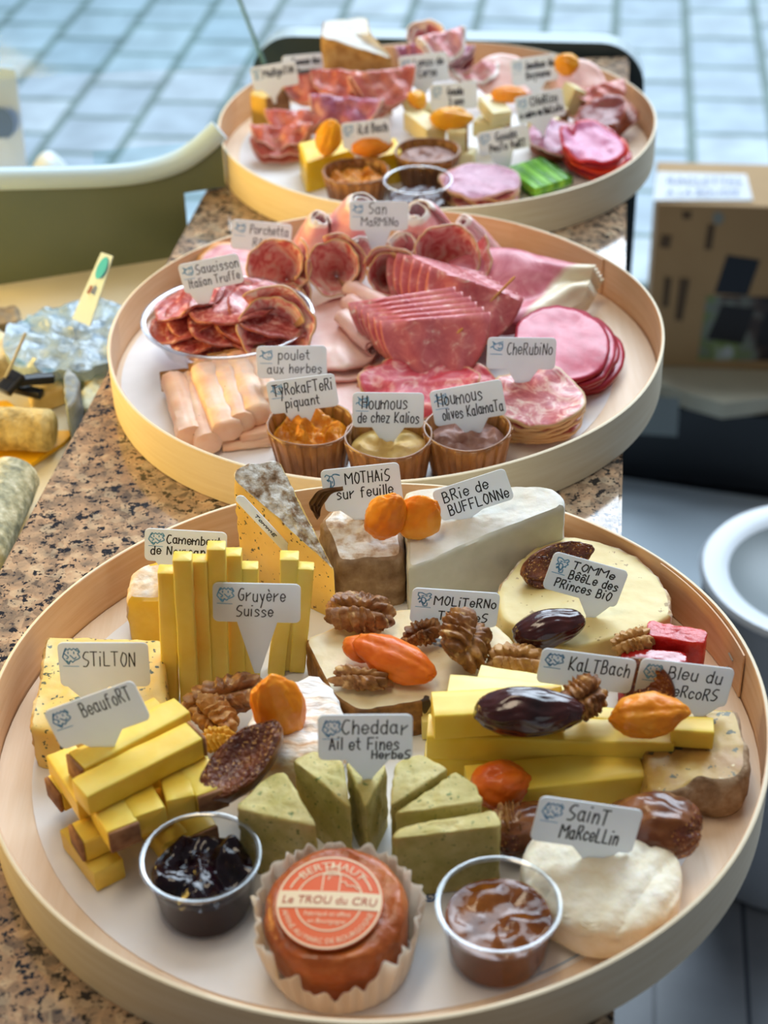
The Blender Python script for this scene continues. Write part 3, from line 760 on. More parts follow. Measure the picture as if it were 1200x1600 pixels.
slab('brie_wedge', [P(630, 768, .049), P(700, 757, .053), P(858, 760, .058), P(885, 776, .057), P(884, 790, .056), P(636, 890, .040)], ZF, M_brie,
     'large white wedge of brie with a bloomy white rind at the back of the tray', 'cheese', rind=M_brie_rind, top_rind=True, rind_edges=(2, 3), bev=.003, amp=.0006, rind_amp=.0009, ns=110, seed=5, cr=2)
slab('ewe_tomme', TP(.030, (782, 969), (774, 922), (812, 872), (858, 838), (905, 838), (953, 850), (996, 869), (1031, 900), (1048, 932), (1051, 962), (1003, 985), (890, 1014)), ZF, M_ewe,
     'broad half-round slab of pale yellow tomme with pale crust, right back of the tray', 'cheese', rind=M_ewe_rind, rind_edges=(1, 2, 3, 4, 5, 6, 7, 8), bev=.002, amp=.0004, rind_amp=.0013, ns=160, seed=6, cr=3)
slab('moliterno_slab', TP(.028, (475, 999), (512, 984), (560, 962), (640, 950), (778, 976), (806, 1006), (770, 1046), (660, 1098), (560, 1112), (520, 1088), (498, 1046)), ZF, M_moli,
     'flat cream-coloured slab with a thin dark rind in the middle of the tray', 'cheese', rind=M_moli_rind, rind_edges=(7, 8, 9, 10), bev=.0016, amp=.0006, rind_amp=.001, ns=150, seed=7)
slab('washed_rind_piece', TP(.042, (372, 1142), (400, 1102), (436, 1066), (492, 1048), (522, 1066), (540, 1110), (500, 1180), (446, 1186), (392, 1172)), ZF, M_soft,
     'soft piece of cheese with wrinkled white and orange rind, under a fig and an apricot', 'cheese', bev=.006, amp=.0022, ns=100, seed=8, cr=5, flare=.002)
slab('bleu_slab', TP(.030, (1004, 1150), (1060, 1108), (1104, 1106), (1150, 1106), (1169, 1160), (1169, 1197), (1161, 1216), (1128, 1224), (1088, 1215), (1072, 1234), (1034, 1242), (1012, 1238)), ZF, M_bleu,
     'tan slab of blue cheese with a thick wrinkled crust near the right edge of the tray', 'cheese', rind=M_bleu_rind, rind_edges=(3, 4, 5, 6, 7, 8, 9, 10), bev=.0025, amp=.0006, rind_amp=.0018, ns=130, seed=9, cr=3, flare=.002)

# green cheddar wedges
CH = [((366, 1263), (420, 1209), (445, 1204), (497, 1292)), ((457, 1188), (490, 1171), (535, 1188), (549, 1262)), ((539, 1190), (606, 1192), (572, 1262)),
      ((617, 1190), (656, 1176), (702, 1200), (609, 1260)), ((614, 1272), (712, 1204), (740, 1220), (756, 1252)), ((609, 1311), (622, 1292), (776, 1265), (785, 1290))]
CHL = ['pale green cheddar wedge closest to the small dark jam pot', 'green cheddar wedge standing left of the stem of the Cheddar card', 'narrow green cheddar wedge behind the stem of the Cheddar card',
       'green cheddar wedge just right of the stem of the Cheddar card', 'green cheddar wedge pointing left, sandwiched between two others', 'green cheddar wedge closest to the amber jam pot']
CHZ = [.048, .048, .047, .048, .047, .047]
for i, (q, l, z) in enumerate(zip(CH, CHL, CHZ)):
    slab('green_cheddar_wedge', TP(z, *q), ZF, M_ched, l, 'cheese', 'green herb cheddar wedges', bev=.0012, amp=.0009, ns=170, seed=20+i, cr=1)

# tall gruyere batons, standing upright in a row
GR = [((260, 897), (266, 1098), .0098), ((284, 877), (296, 1103), .0102), ((310, 879), (320, 1086), .0092), ((337, 860), (344, 1082), .0102), ((363, 870), (371, 1064), .0098), ((390, 890), (394, 1061), .0092),
      ((441, 975), (431, 1058), .0100), ((452, 876), (452, 1050), .0108), ((478, 891), (464, 1053), .0092)]
ON = ['first', 'second', 'third', 'fourth', 'fifth', 'sixth']
for i, (a, b, w) in enumerate(GR):
    p = P(b[0], b[1], ZF); dy = .004*(i % 2)
    q = PY(a[0], a[1], p.y+.006)
    l = ON[i]+' tall yellow cheese baton from the left in the upright row' if i < 6 else ['short yellow cheese baton just right of the stem of the Gruyère card', 'tall yellow cheese baton rising behind the right part of the Gruyère card', 'rightmost tall yellow cheese baton, next to the herb wedge'][i-6]
    stick('gruyere_baton', p+V((0, w*.5, .0002)), q+V((0, w*.5, 0)), w, w*.95, M_gruy, l, group='upright gruyere batons', up=V((0, 1, 0)), amp=.0003, seed=i, bev=.0008)

# log-cabin stack of beaufort sticks
W_, H_ = .0165, .0135
def bs(a, b, layer, l, end=None, w=W_, h=H_, seed=0):
    z = ZF+h/2+layer*(H_+.0006)
    stick('beaufort_stick', P(a[0], a[1], z), P(b[0], b[1], z), w, h, M_beauf, l, group='stacked beaufort sticks', bev=.0009, seed=seed, end=(end, M_beauf_rind, .0022) if end is not None else None)
bs((118, 1300), (172, 1368), 0, 'lowest yellow cheese stick in the stack, poking out towards the viewer at the bottom')
bs((222, 1262), (276, 1326), 0, 'low yellow cheese stick half hidden behind the small dark jam pot', seed=2)
bs((262, 1236), (318, 1312), 0, 'low crusty-ended cheese stick seen through the rim of the dark jam pot', 1, seed=3)
bs((124, 1316), (262, 1258), 1, 'cheese stick with a brown left end, lowest of those lying lengthwise', 0, seed=4)
bs((88, 1240), (240, 1168), 1, 'cheese stick lying lengthwise at the far left, brown crust at its left end', 0, seed=5)
bs((176, 1242), (300, 1192), 1, 'middle lengthwise cheese stick deep inside the stack', seed=6, w=.014)
bs((98, 1186), (146, 1258), 2, 'cheese stick under the Beaufort card pointing towards the viewer', seed=7)
bs((148, 1232), (194, 1306), 2, 'cheese stick with a brown crust end facing the viewer, beside the bottom stick', 1, seed=8)
bs((196, 1212), (236, 1284), 2, 'cheese stick with a plain yellow end facing the viewer, in the middle of the stack', seed=9)
bs((262, 1182), (284, 1262), 2, 'cheese stick set back behind the plain-ended one, half shaded', seed=10, w=.0145)
bs((292, 1188), (332, 1250), 2, 'cheese stick with a brown crust end at the right, below the cut fig', 1, seed=11)
bs((122, 1203), (286, 1116), 3, 'top cheese stick lying lengthwise, brown crust at its near left end', 0, w=.0155, seed=12)
bs((126, 1246), (305, 1156), 3, 'top cheese stick in front, lying lengthwise, brown crust at its right end', 1, w=.0165, seed=13)
bs((176, 1150), (252, 1112), 3, 'short cheese stick behind the top one, against the Beaufort card', seed=14, w=.013, h=.012)

# kaltbach batons
KZ = ZF+.0095
def ks(a, b, z, w, h, l, m=None, seed=0, taper=1.0, za=None):
    stick('kaltbach_baton', P(a[0], a[1], z), P(b[0], b[1], za if za is not None else z), w, h, m or M_kalt, l, group='kaltbach batons', bev=.0010, seed=seed, taper=taper, amp=.0003)
ks((664, 1184), (1026, 1200), ZF+.007, .014, .0135, 'yellow cheese baton underneath, its end showing under the long one at the right', seed=2)
ks((730, 1240), (1000, 1212), ZF+.0105, .022, .0205, 'thick yellow baton in front with a cut square end at the right', seed=1)
ks((668, 1150), (1050, 1162), ZF+.0228, .0185, .0165, 'long yellow baton running across the pile in the middle', seed=3)
ks((658, 1130), (860, 1120), ZF+.007, .013, .0135, 'pale baton at the left bottom of the pile by the Cheddar card', M_kalt2, seed=4)
ks((880, 1118), (1046, 1138), ZF+.023, .011, .011, 'thin yellow baton behind the long one, by the cut apricot', seed=5)
ks((676, 1118), (880, 1106), ZF+.0405, .020, .0165, 'short square-ended yellow baton on top of the pile, under the date', seed=6)
ks((700, 1086), (880, 1100), ZF+.0375, .019, .014, 'pale yellow baton lying behind the date', M_kalt2, seed=7)
ks((748, 1062), (880, 1082), ZF+.036, .012, .012, 'yellow baton at the very back of the pile, under the Kaltbach card', M_kalt2, seed=8)
ks((1048, 1142), (1114, 1146), .031+.0065, .0125, .012, 'short yellow baton lying on top of the blue cheese slab', seed=9)

# quince paste cubes
M_quince = mat('quince_paste', [(.3, (176, 22, 22)), (.7, (214, 44, 36))], 60, rough=.3, sss=.5, srad=(.012, 0, 0), bump=.9, bscale=330, bdist=.0012, coat=.3)
slab('quince_paste_cube', [P(1012, 968, .040), P(1106, 984, .040), P(1102, 1006, .040), P(1008, 992, .040)], ZF, M_quince, 'rough red cube of quince paste standing behind the Bleu du Vercors card', 'fruit paste', 'quince paste cubes', bev=.001, amp=.0009, ns=300, cr=1)
slab('quince_paste_cube', [P(972, 1010, .036), P(1074, 1018, .036), P(1074, 1038, .036), P(968, 1034, .036)], ZF, mat('quince_paste_gloss', [(.3, (150, 16, 20)), (.7, (190, 40, 40))], 60, rough=.08, sss=.4, bump=.5, bscale=120, bdist=.002, coat=.6), 'shiny dark red cube of quince paste between the Kaltbach and Bleu cards', 'fruit paste', 'quince paste cubes', bev=.0012, amp=.0006, ns=200, cr=1)

# saint marcellin
M_marc = mat('saint_marcellin_rind', [(.3, (230, 214, 180)), (.5, (240, 230, 206)), (.7, (246, 240, 226))], 70, rough=.62, bump=.6, bscale=150, sss=.2, bdist=.002)
c = P(940, 1360, .027); c.z = 0
Rm = .0395
def mfn(d):
    r = math.hypot(d.x, d.y); z = d.z
    s = abs(z)**.45*(1 if z > 0 else -1)
    rr = Rm*(1-abs(z)**3.2)**(1/3.2) if abs(z) < 1 else 0
    k = rr/max(r, 1e-6)
    x, y = d.x*k, d.y*k; h = .0140*s
    g = 0
    if z > .1:
        q = (x*.80+y*-.60)/.0125                      # ridges left by the draining mat
        g = -.0021*math.exp(-((q-round(q))/.15)**2)
        g += -.0022*max(0, (-.25*x-.9*y-.010)/.03)
    return V((x, y, h+g+.0010*fbm((x*60, y*60, z), 1, 3)))*(1+.03*nz((d.x, d.y, 0), 1.7, 4))
blob('saint_marcellin', V((c.x, c.y, ZF+.0143)), mfn, Matrix.Identity(3), M_marc, 'small round creamy white cheese with ridges on top, at the front right of the tray', 'cheese', sub=5)

# jam pots
M_pot = clear('clear_pot_plastic', (248, 249, 251), .06, .22, .006)
M_lip = clear('clear_lip_plastic', (244, 247, 250), .12, .9, .16)
M_jam_dark = mat('black_cherry_jam', [(.3, (12, 4, 8)), (.7, (34, 10, 18))], 100, rough=.07, bump=.4, bscale=170, bdist=.002, coat=.1)
M_jam_amber = mat('fig_jam', [(.3, (96, 46, 10)), (.6, (134, 74, 20)), (.8, (164, 98, 34))], 80, rough=.09, bump=.3, bscale=110, bdist=.002, coat=.1, sss=.2)
def jam_pot(px, py, ph, rt, rb, label, jm, jlabel, lump, fill, seed, sidec=(46, 32, 30)):
    c = P(px, py, ph+ZF); c.z = ZF
    r = empty('jam_pot', c, label, 'plastic pot', 'clear jam pots')
    t = .0006
    prof = [(.001, 0.0), (rb, 0), (rb+.0012, .0012), (rt-.003, ph-.008), (rt-.0015, ph-.007), (rt-.0008, ph-.0025), (rt, ph-.002), (rt, ph), (rt-.002, ph+.0003), (rt-.0025, ph-.0008),
            (rt-.0022, ph-.0065), (rt-.0038, ph-.0078), (rb+.0006, .0016), (rb-.0006, .0008), (.001, .0008)]
    vs, fs = lathe(c, prof, 72); mobj('cup', vs, fs, M_pot, parent=r)
    vs, fs = lathe(c, [(rt-.0004, ph-.0016), (rt+.0004, ph-.0008), (rt+.0002, ph+.0006), (rt-.0012, ph+.0008), (rt-.0022, ph+.0002), (rt-.0018, ph-.001)], 72, closed=True)
    mobj('lip', vs, fs, M_lip, parent=r)
    zt = fill*ph; prof = [(.001, .0012), (rb-.001, .0012)]
    rr = lambda z: rb+.0004+(rt-.0036-rb-.0004)*z/(ph-.008)-.0007
    for k in range(1, 7): z = .0012+(zt-.0012)*k/6; prof.append((rr(z), z))
    n0 = len(prof)
    for k in range(1, 15): prof.append((rr(zt)*(1-k/14)+.0002, zt))
    fn = lambda w, j: (0, 0 if j < n0-1 else min(.012, lump*max(-.4, fbm((math.cos(w)*prof[j][0]*70, math.sin(w)*prof[j][0]*70, seed), .9, seed))*min(1, (j-n0+1.5)/2)))
    vs, fs = lathe(c, prof, 64, fn)
    side = mat(jm.name+'_against_plastic', [(.3, tuple(sidec)), (.7, tuple(min(255, int(q*1.25)) for q in sidec))], 120, rough=.8, spec=.05)
    mobj('jam', vs, fs, [jm, side], mi=[1 if k < 64*(n0-1) or k == len(fs)-2 else 0 for k in range(len(fs))], label=jlabel, cat='jam', loc=c+V((0, 0, .0012)))
jam_pot(313, 1338, .035, .0296, .0225, 'small clear plastic pot holding nearly black jam, front left', M_jam_dark, 'lumpy shiny black cherry jam in the left clear pot', .012, .68, 5)
jam_pot(779, 1412, .035, .0296, .0225, 'small clear plastic pot holding amber jam, front right', M_jam_amber, 'glossy amber brown jam in the right clear pot', .003, .72, 2, (106, 64, 36))

# trou du cru in its pleated paper case
M_crus = mat('orange_washed_rind', [(.3, (150, 70, 24)), (.55, (188, 98, 40)), (.78, (208, 128, 66))], 55, detail=5, rough=.32, bump=.6, bscale=130, sss=.2, bdist=.003, coat=.2)
M_case = mat('waxed_paper', (246, 242, 234), rough=.45)
translucent(M_case, (250, 244, 232), .5)
cc = P(531, 1494, ZF); cc.z = ZF; tl = rotm(9, -3, 0)
def cfn(d):
    r = math.hypot(d.x, d.y); z = d.z; s = abs(z)**.5*(1 if z > 0 else -1)
    rr = .0340*(1+.05*min(0, z))*(1-abs(z)**3)**(1/3) if abs(z) < 1 else 0
    k = rr/max(r, 1e-6)*(1+.03*fbm(d, 2.2, 8))
    rim = .0022*math.exp(-((r*k/.0355-.86)/.12)**2)*(1 if z > 0 else 0)*(1+1.2*nz((d.x, d.y, 0), 3, 2))
    return V((d.x*k, d.y*k, .0185*s+rim+.0007*fbm(d, 5, 3)))
tdc = blob('washed_rind_cheese', V((cc.x, cc.y, cc.z+.0222)), cfn, tl, M_crus, 'small round orange washed-rind cheese with a round paper sticker, sitting in a paper case', 'cheese', sub=5)
def case_fn(a, v):
    w = a*2*PI; ww = w+.02*math.sin(9*w)
    pl = math.sin(34*ww)*.0011*(.2+v)+(math.sin(7*ww+1)*.0012+math.sin(13*ww)*.0010)*v
    hh = .036+.0085*fbm((math.cos(w)*2, math.sin(w)*2, 3), 1, 7)+.002*math.sin(17*w)
    hh -= .014*max(0, -math.sin(w))
    rb = .0346; r_ = rb+(.0392-rb)*v**.8+pl
    return V((cc.x+r_*math.cos(w), cc.y+r_*math.sin(w), ZF+.0006+hh*v))
sheet('paper_case', case_fn, 220, 12, M_case, 'pleated white paper case, open at the top, around the small orange cheese', 'paper case', None, .0002, False)
# sticker
M_st_or = mat('sticker_orange', (226, 92, 34), rough=.42)
M_st_cr = mat('sticker_cream', (238, 214, 176), rough=.4)
M_st_ink = mat('sticker_brick', (176, 62, 36), rough=.4)
nS = (tl @ V((0, 0, 1))).normalized(); spin = Matrix.Rotation(math.radians(-7), 3, nS)
sx = spin @ (tl @ V((1, 0, 0))); sy = nS.cross(sx); sc = V((cc.x, cc.y, cc.z+.0222)) + tl @ V((-.0022, -.0005, .0205))
SRr = .0252
def SP(x, y, dz): return sc+sx*x*SRr+sy*y*SRr+nS*(dz-.0011*(x*x+y*y))
def stick_mesh(name, vf, m, dz, label=None):
    vs, fs = vf
    return mobj(name, [SP(v[0], v[1], dz) for v in vs], fs, m, parent=STK, label=label, smooth=False)
def disc2(r, n=64, rings=6):
    vs = [V((0, 0, 0))]; fs = []
    for j in range(1, rings+1):
        for k in range(n): w = 2*PI*k/n; vs.append(V((r*j/rings*math.cos(w), r*j/rings*math.sin(w), 0)))
    for k in range(n): fs.append([0, 1+k, 1+(k+1) % n])
    for j in range(rings-1):
        for k in range(n): a = 1+j*n; b = a+n; fs.append([a+k, b+k, b+(k+1) % n, a+(k+1) % n])
    return vs, fs
def arc(r, a0, a1, hw, n=60):
    return ribbon([V((r*math.cos(math.radians(a0+(a1-a0)*k/n)), r*math.sin(math.radians(a0+(a1-a0)*k/n)), 0)) for k in range(n+1)], hw)
def fontmesh(s, size):
    cu = bpy.data.curves.new('t', 'FONT'); cu.body = s; cu.size = size; cu.align_x = 'CENTER'; cu.resolution_u = 3
    ob = bpy.data.objects.new('t', cu); C.objects.link(ob); dg = bpy.context.evaluated_depsgraph_get(); ev = ob.evaluated_get(dg); me = ev.to_mesh()
    vs = [v.co.copy() for v in me.vertices]; fs = [list(p.vertices) for p in me.polygons]; ev.to_mesh_clear()
    C.objects.unlink(ob); bpy.data.objects.remove(ob); bpy.data.curves.remove(cu); return vs, fs
def bendtext(s, size, r, deg, inward=False, stretch=1.0):
    vs, fs = fontmesh(s, size); out = []
    for v in vs:
        x = v.x*stretch; rr = r+v.y if not inward else r-v.y
        w = math.radians(deg)+(-x/r if not inward else x/r); out.append(V((rr*math.cos(w), rr*math.sin(w), 0)))
    return out, fs
vs, fs = disc2(1)
STK = mobj('sticker', [SP(v[0], v[1], .0012) for v in vs], fs, M_st_or, parent=tdc, label='round orange paper sticker with cream lettering', smooth=True)
stick_mesh('cream_lines', join(arc(.965, 0, 360, .018), arc(.62, 18, 172, .014), arc(.62, 198, 342, .014), arc(.80, 20, 44, .016), arc(.80, 136, 160, .016)), M_st_cr, .0014)
band = [V((x, y, 0)) for x in [-.965+1.93*k/24 for k in range(25)] for y in (-.16, .20)]
bf = [[2*k, 2*k+1, 2*k+3, 2*k+2] for k in range(24)]
band = [V((v.x*(1-.02*abs(v.y)), v.y, 0)) for v in band]
stick_mesh('cream_band', (band, bf), M_st_cr, .00145)
vs, fs = fontmesh('Le TROU du CRU', .235); vs = [V((v.x+.12*v.y, v.y-.065, 0)) for v in vs]
stick_mesh('band_lettering', (vs, fs), M_st_ink, .0017)
t1 = bendtext('BERTHAUT', .235, .70, 90, stretch=1.05); t2 = bendtext('AFFINÉ AU MARC DE BOURGOGNE', .145, .88, 270, True, 1.0)
v3, f3 = fontmesh('Fabriqué et affiné', .125); v3 = [V((v.x, v.y-.32, 0)) for v in v3]
v4, f4 = fontmesh('en Bourgogne', .125); v4 = [V((v.x, v.y-.47, 0)) for v in v4]
tower = [ribbon([V(p+(0,)) for p in q], .012) for q in (((-.16, .22), (-.16, .58), (-.12, .62), (-.12, .74), (.12, .74), (.12, .62), (.16, .58), (.16, .22)), ((-.16, .58), (.16, .58)), ((-.12, .66), (.12, .66)), ((0, .74), (0, .84)), ((.16, .42), (.26, .42), (.30, .34), (.44, .34), (.50, .28), (.56, .28), (.56, .22)), ((-.06, .46), (-.06, .52), (-.02, .52)))]
stick_mesh('cream_lettering', join(t1, t2, (v3, f3), (v4, f4), *tower), M_st_cr, .0015)

# fruit and nuts
ZT = .036
apricot(603, 806, .060, (.0165, .0125, .0075), (72, -62, 8), 'orange dried apricot leaning on the goat cheese, left of the pair at the back', seed=1)
apricot(655, 808, .058, (.0165, .0135, .007), (66, -48, -8), 'orange dried apricot leaning on the brie, right of the pair at the back', seed=2)
apricot(568, 1012, .038, (.0125, .009, .006), (10, 0, -10), 'small reddish dried apricot half hidden behind the long one', M_apricot_red, seed=3)
apricot(618, 1030, .0395, (.0255, .0125, .009), (24, 10, -27), 'long glowing orange dried apricot lying on the cream slab', M_apricot_red, seed=4, cup=.15)
apricot(438, 1108, .056, (.0245, .0140, .0075), (78, 72, 14), 'orange dried apricot standing on the soft wrinkled cheese', seed=5)
apricot(1014, 1117, .054, (.0205, .0120, .0105), (40, 0, 4), 'bright orange cut dried apricot beside the Bleu du Vercors card', seed=6, cup=.05, fold=.1)
apricot(782, 1226, .024, (.0165, .0135, .0125), (20, 0, 10), 'wrinkled dark orange dried apricot at the end of the thick baton', M_apricot_red, seed=7, cup=.1)
date(858, 982, .041, .0215, .0115, (0, -6, 14), 'glossy dark red date on the pale yellow tomme', seed=1)
date(828, 1112, .0605, .0285, .0135, (0, 2, -1), 'large dark glossy date on top of the yellow batons', seed=2)
fig_cut(380, 1188, .050, (.027, .0135, .0165), (16, -22, 40), 'cut dried fig showing its seeds, leaning on the soft cheese', seed=1)
fig_cut(872, 876, .042, (.024, .0105, .009), (54, -6, 20), 'halved dried fig behind the Tomme card on the pale tomme', seed=2)
fig_cut(848, 894, .038, (.013, .0098, .0085), (60, 4, 10), 'small piece of cut fig at the left edge of the Tomme card', seed=6)
fig_cut(1010, 1068, .050, (.0175, .0125, .010), (58, 22, -32), 'cut dried fig half hidden behind the Kaltbach card', seed=3)
fig_whole(1012, 1292, .026, (.026, .0195, .0165), (10, 4, 172), 'glossy brown whole fig behind the small round white cheese', seed=4)
fig_whole(826, 1290, .020, (.022, .0125, .012), (0, 0, 20), 'dark brown fig in the shade beside the green cheddar', seed=5)
walnut(562, 958, .037, (.0195, .0145, .0095), (16, 0, -14), 'brown walnut half in front of the goat cheese', seed=1)
walnut(724, 1000, .046, (.0175, .0185, .0135), (50, 0, 78), 'big walnut half standing upright in front of the Moliterno card', seed=2)
walnut(660, 990, .037, (.012, .0085, .0075), (20, 0, 30), 'small broken walnut piece left of the big upright walnut', seed=3, frag=1)
walnut(806, 1034, .034, (.0165, .0115, .0095), (20, 0, -6), 'light walnut half left of the Kaltbach card', mat('walnut_light', [(.25, (140, 92, 44)), (.5, (188, 136, 74)), (.75, (216, 172, 110))], 110, rough=.5, bump=.5, bscale=300), seed=4) if False else walnut(806, 1034, .034, (.0165, .0115, .0095), (20, 0, -6), 'light walnut half left of the Kaltbach card', seed=4, m=mat('walnut_light', [(.25, (140, 92, 44)), (.5, (188, 136, 74)), (.75, (216, 172, 110))], 110, rough=.5, bump=.5, bscale=300))
walnut(564, 1062, .034, (.0155, .0075, .007), (10, 0, -8), 'thin broken walnut piece lying in front on the cream slab', seed=5, frag=1)
walnut(912, 1090, .056, (.0125, .0125, .0105), (40, 0, 40), 'walnut half touching the right end of the large date', seed=6)
walnut(350, 1090, .034, (.0225, .0125, .011), (30, 0, 24), 'large brown walnut half in front of the upright batons', seed=7)
walnut(336, 1118, .032, (.0145, .0115, .011), (60, 20, -40), 'golden walnut piece leaning between the batons and the stacked sticks', seed=8, m=MATS['walnut_light'])
walnut(340, 1158, .030, (.0095, .0085, .008), (0, 0, 0), 'small yellow nut left of the cut fig', seed=9, m=mat('yellow_nut', [(.3, (196, 138, 30)), (.7, (228, 180, 64))], 60, rough=.5, bump=.4))
walnut(988, 1004, .036, (.013, .0085, .009), (20, 0, 20), 'pale walnut piece behind the red quince cubes', seed=10, m=MATS['walnut_light'])
walnut(796, 1290, .021, (.0085, .014, .013), (70, 0, 10), 'walnut piece standing between the green cheddar and the round white cheese', seed=11)
# dried chestnut leaf tip on the goat cheese
M_leaf = mat('dried_leaf', [(.3, (74, 46, 26)), (.7, (126, 92, 60))], 90, rough=.7)
p0, p1, p2, p3 = P(496, 812, .044), PY(492, 792, P(496, 812, .044).y), PY(508, 772, P(496, 812, .044).y), PY(536, 766, P(496, 812, .044).y)
c_ = cat_rom([p0, p1, p2, p3], 8)
drape('leaf', [p+V((-.004*math.sin(PI*i/24), 0, .002)) for i, p in enumerate(c_)][::3], [p+V((.005*math.sin(PI*i/24), .002, -.001)) for i, p in enumerate(c_)][::3], M_leaf, None, ripple=.0008, th=.0004).parent = None
lf = bpy.context.scene.collection.objects[-1]
props(lf, 'curled brown dried leaf tip at the left corner of the goat cheese', 'leaf'); lf.name = 'dried_leaf'

# name cards of the nearest tray
card((226, 825), (355, 832), (224, 875), (272, 905), .036, [('Camembert', .26, .42, .26, .66), ('de Norman', .07, .78, .26, .66)], 'cow', 'white name card reading Camembert de Norman, partly behind the batons', seed=1, hw=.0004)
yb = P(431, 1058, ZF).y+.004
card((332, 910), (470, 913), (331, 970), (402, 1042), 0, [('Gruyère', .28, .45, .30, .54), ('Suisse', .26, .84, .27, .42)], 'cow', 'white name card reading Gruyère Suisse among the upright batons', seed=2, Y=P(344, 1082, ZF).y-.0035, depth=.004)
card((89, 1004), (231, 1004), (88, 1072), (140, 1094), .033, [('STiLTON', .26, .52, .32, .58)], 'cow', 'white name card reading Stilton', seed=3)
card((67, 1112), (207, 1062), (80, 1178), (170, 1172), .058, [('BeaufoRT', .36, .42, .33, .55)], 'cow', 'tilted white name card reading Beaufort', seed=4, yaw=0, tilt=14)
card((496, 1117), (645, 1116), (500, 1187), (574, 1214), .048, [('Cheddar', .24, .42, .30, .70), ('Ail et Fines', .11, .76, .26, .74), ('HerbeS', .56, .97, .18, .41)], 'cow', 'white name card reading Cheddar Ail et Fines Herbes', seed=5, hw=.0004)
card((645, 918), (782, 927), (644, 972), (736, 990), .028, [('MOLiTeRNo', .26, .44, .25, .70), ('TRuFFeS', .32, .86, .24, .56)], 'sheep', 'white name card reading Moliterno Truffes behind the upright walnut', seed=6, hw=.0004)
card((500, 735), (623, 722), (508, 800), (562, 812), .040, [('MOTHAiS', .30, .38, .26, .56), ('sur feuille', .16, .72, .24, .72)], 'goat', 'white name card reading Mothais sur feuille in the wrinkled goat cheese', seed=7, hw=.0004)
card((674, 768), (788, 731), (682, 818), (728, 800), .0535, [('BRie de', .10, .45, .32, .62), ('BUFFLONNe', .12, .88, .32, .82)], None, 'tilted white name card reading Brie de Bufflonne on the white brie', seed=8, tilt=12, hw=.0004)
card((867, 861), (983, 893), (857, 921), (922, 964), .030, [('TOMMe', .28, .30, .19, .56), ('BêêLe des', .27, .58, .22, .66), ('PRinces BiO', .13, .86, .22, .76)], 'sheep', 'white name card reading Tomme Bêêle des Princes Bio', seed=9, tilt=14, hw=.0004)
card((848, 1012), (996, 1031), (845, 1066), (915, 1092), .045, [('KaLTBach', .30, .52, .38, .64)], 'cow', 'white name card reading Kaltbach behind the walnut and date', seed=10, tilt=12, hw=.0004)
card((1003, 1028), (1149, 1045), (1003, 1090), (1092, 1118), .030, [('Bleu du', .30, .42, .30, .58), ('VeRcoRS', .32, .86, .28, .56)], 'cow', 'white name card reading Bleu du Vercors at the right edge', seed=11, tilt=10, hw=.0004)
card((845, 1243), (1006, 1266), (839, 1313), (924, 1348), .0285, [('SainT', .29, .42, .33, .40), ('MaRceLLin', .27, .84, .30, .56)], 'cow', 'white name card reading Saint Marcellin in the round white cheese', seed=12, tilt=10, hw=.00045)
# card stuck edge-on into the herb wedge
q0 = P(420, 815, .062)
card((378, 772), (466, 866), (372, 786), (420, 830), .055, [('TommE', .3, .6, .3, .35)], None, 'narrow white name card seen nearly edge-on, stuck in the herb wedge', seed=13, tilt=-8, yaw=0, stem=False, hw=.0003, Y=PY(420, 815, q0.y).y-.004)
# ================================================================ MIDDLE TRAY: SLICED MEATS
Mt_coppa = meat('coppa', [(.25, (198, 80, 86)), (.40, (222, 122, 122)), (.5, (238, 172, 164)), (.62, (249, 224, 214))], (206, 164, 116), 60, .95, dist=2.2)
Mt_ham = meat('rolled_ham', [(.3, (226, 142, 148)), (.5, (238, 172, 174)), (.7, (246, 204, 198))], (248, 236, 228), 40, .84)
Mt_sal = meat('truffle_salami', [(.3, (158, 56, 54)), (.46, (194, 96, 92)), (.57, (216, 140, 134)), (.68, (238, 200, 190))], (146, 66, 50), 190, .96, dist=.6, rough=.3)
Mt_rosy = meat('rosy_specked_ham', [(.3, (200, 96, 106)), (.55, (216, 120, 124)), (.64, (226, 150, 146)), (.71, (244, 212, 200))], (216, 150, 116), 120, .974, dist=.8)
Mt_cru = meat('dry_cured_ham', [(.3, (196, 92, 108)), (.55, (214, 122, 132)), (.75, (230, 160, 160))], (240, 220, 186), 50, 3.0, fat=(.28, (242, 224, 192), .12))
Mt_beef = meat('dark_red_dried_meat', [(.3, (176, 34, 62)), (.55, (196, 54, 82)), (.75, (212, 84, 104))], (150, 20, 30), 60, .94, rough=.3, dist=.5)
Mt_cher = meat('coarse_salami', [(.3, (178, 74, 82)), (.46, (206, 116, 118)), (.56, (228, 170, 162)), (.68, (242, 214, 202))], (204, 170, 124), 55, .93, dist=2.5)
Mt_poul = mat('herb_poultry', [(.3, (238, 184, 150)), (.55, (245, 204, 174)), (.75, (248, 218, 194))], 50, rough=.42, sss=.3, bump=.3, bscale=140, specks=[(260, .74, .03, (120, 100, 52))])
Mt_pale = meat('pale_cooked_ham', [(.3, (236, 180, 168)), (.6, (244, 206, 192)), (.8, (248, 222, 206))], (226, 150, 140), 30, .965, dist=.4)
Mt_red = meat('bright_red_coppa', [(.3, (196, 52, 70)), (.5, (214, 84, 96)), (.66, (236, 168, 160))], (226, 186, 140), 60, .95, dist=2)
ORD = ['topmost', 'second from top', 'third from top', 'fourth from top', 'fifth from top', 'sixth from top', 'seventh from top', 'eighth from top']

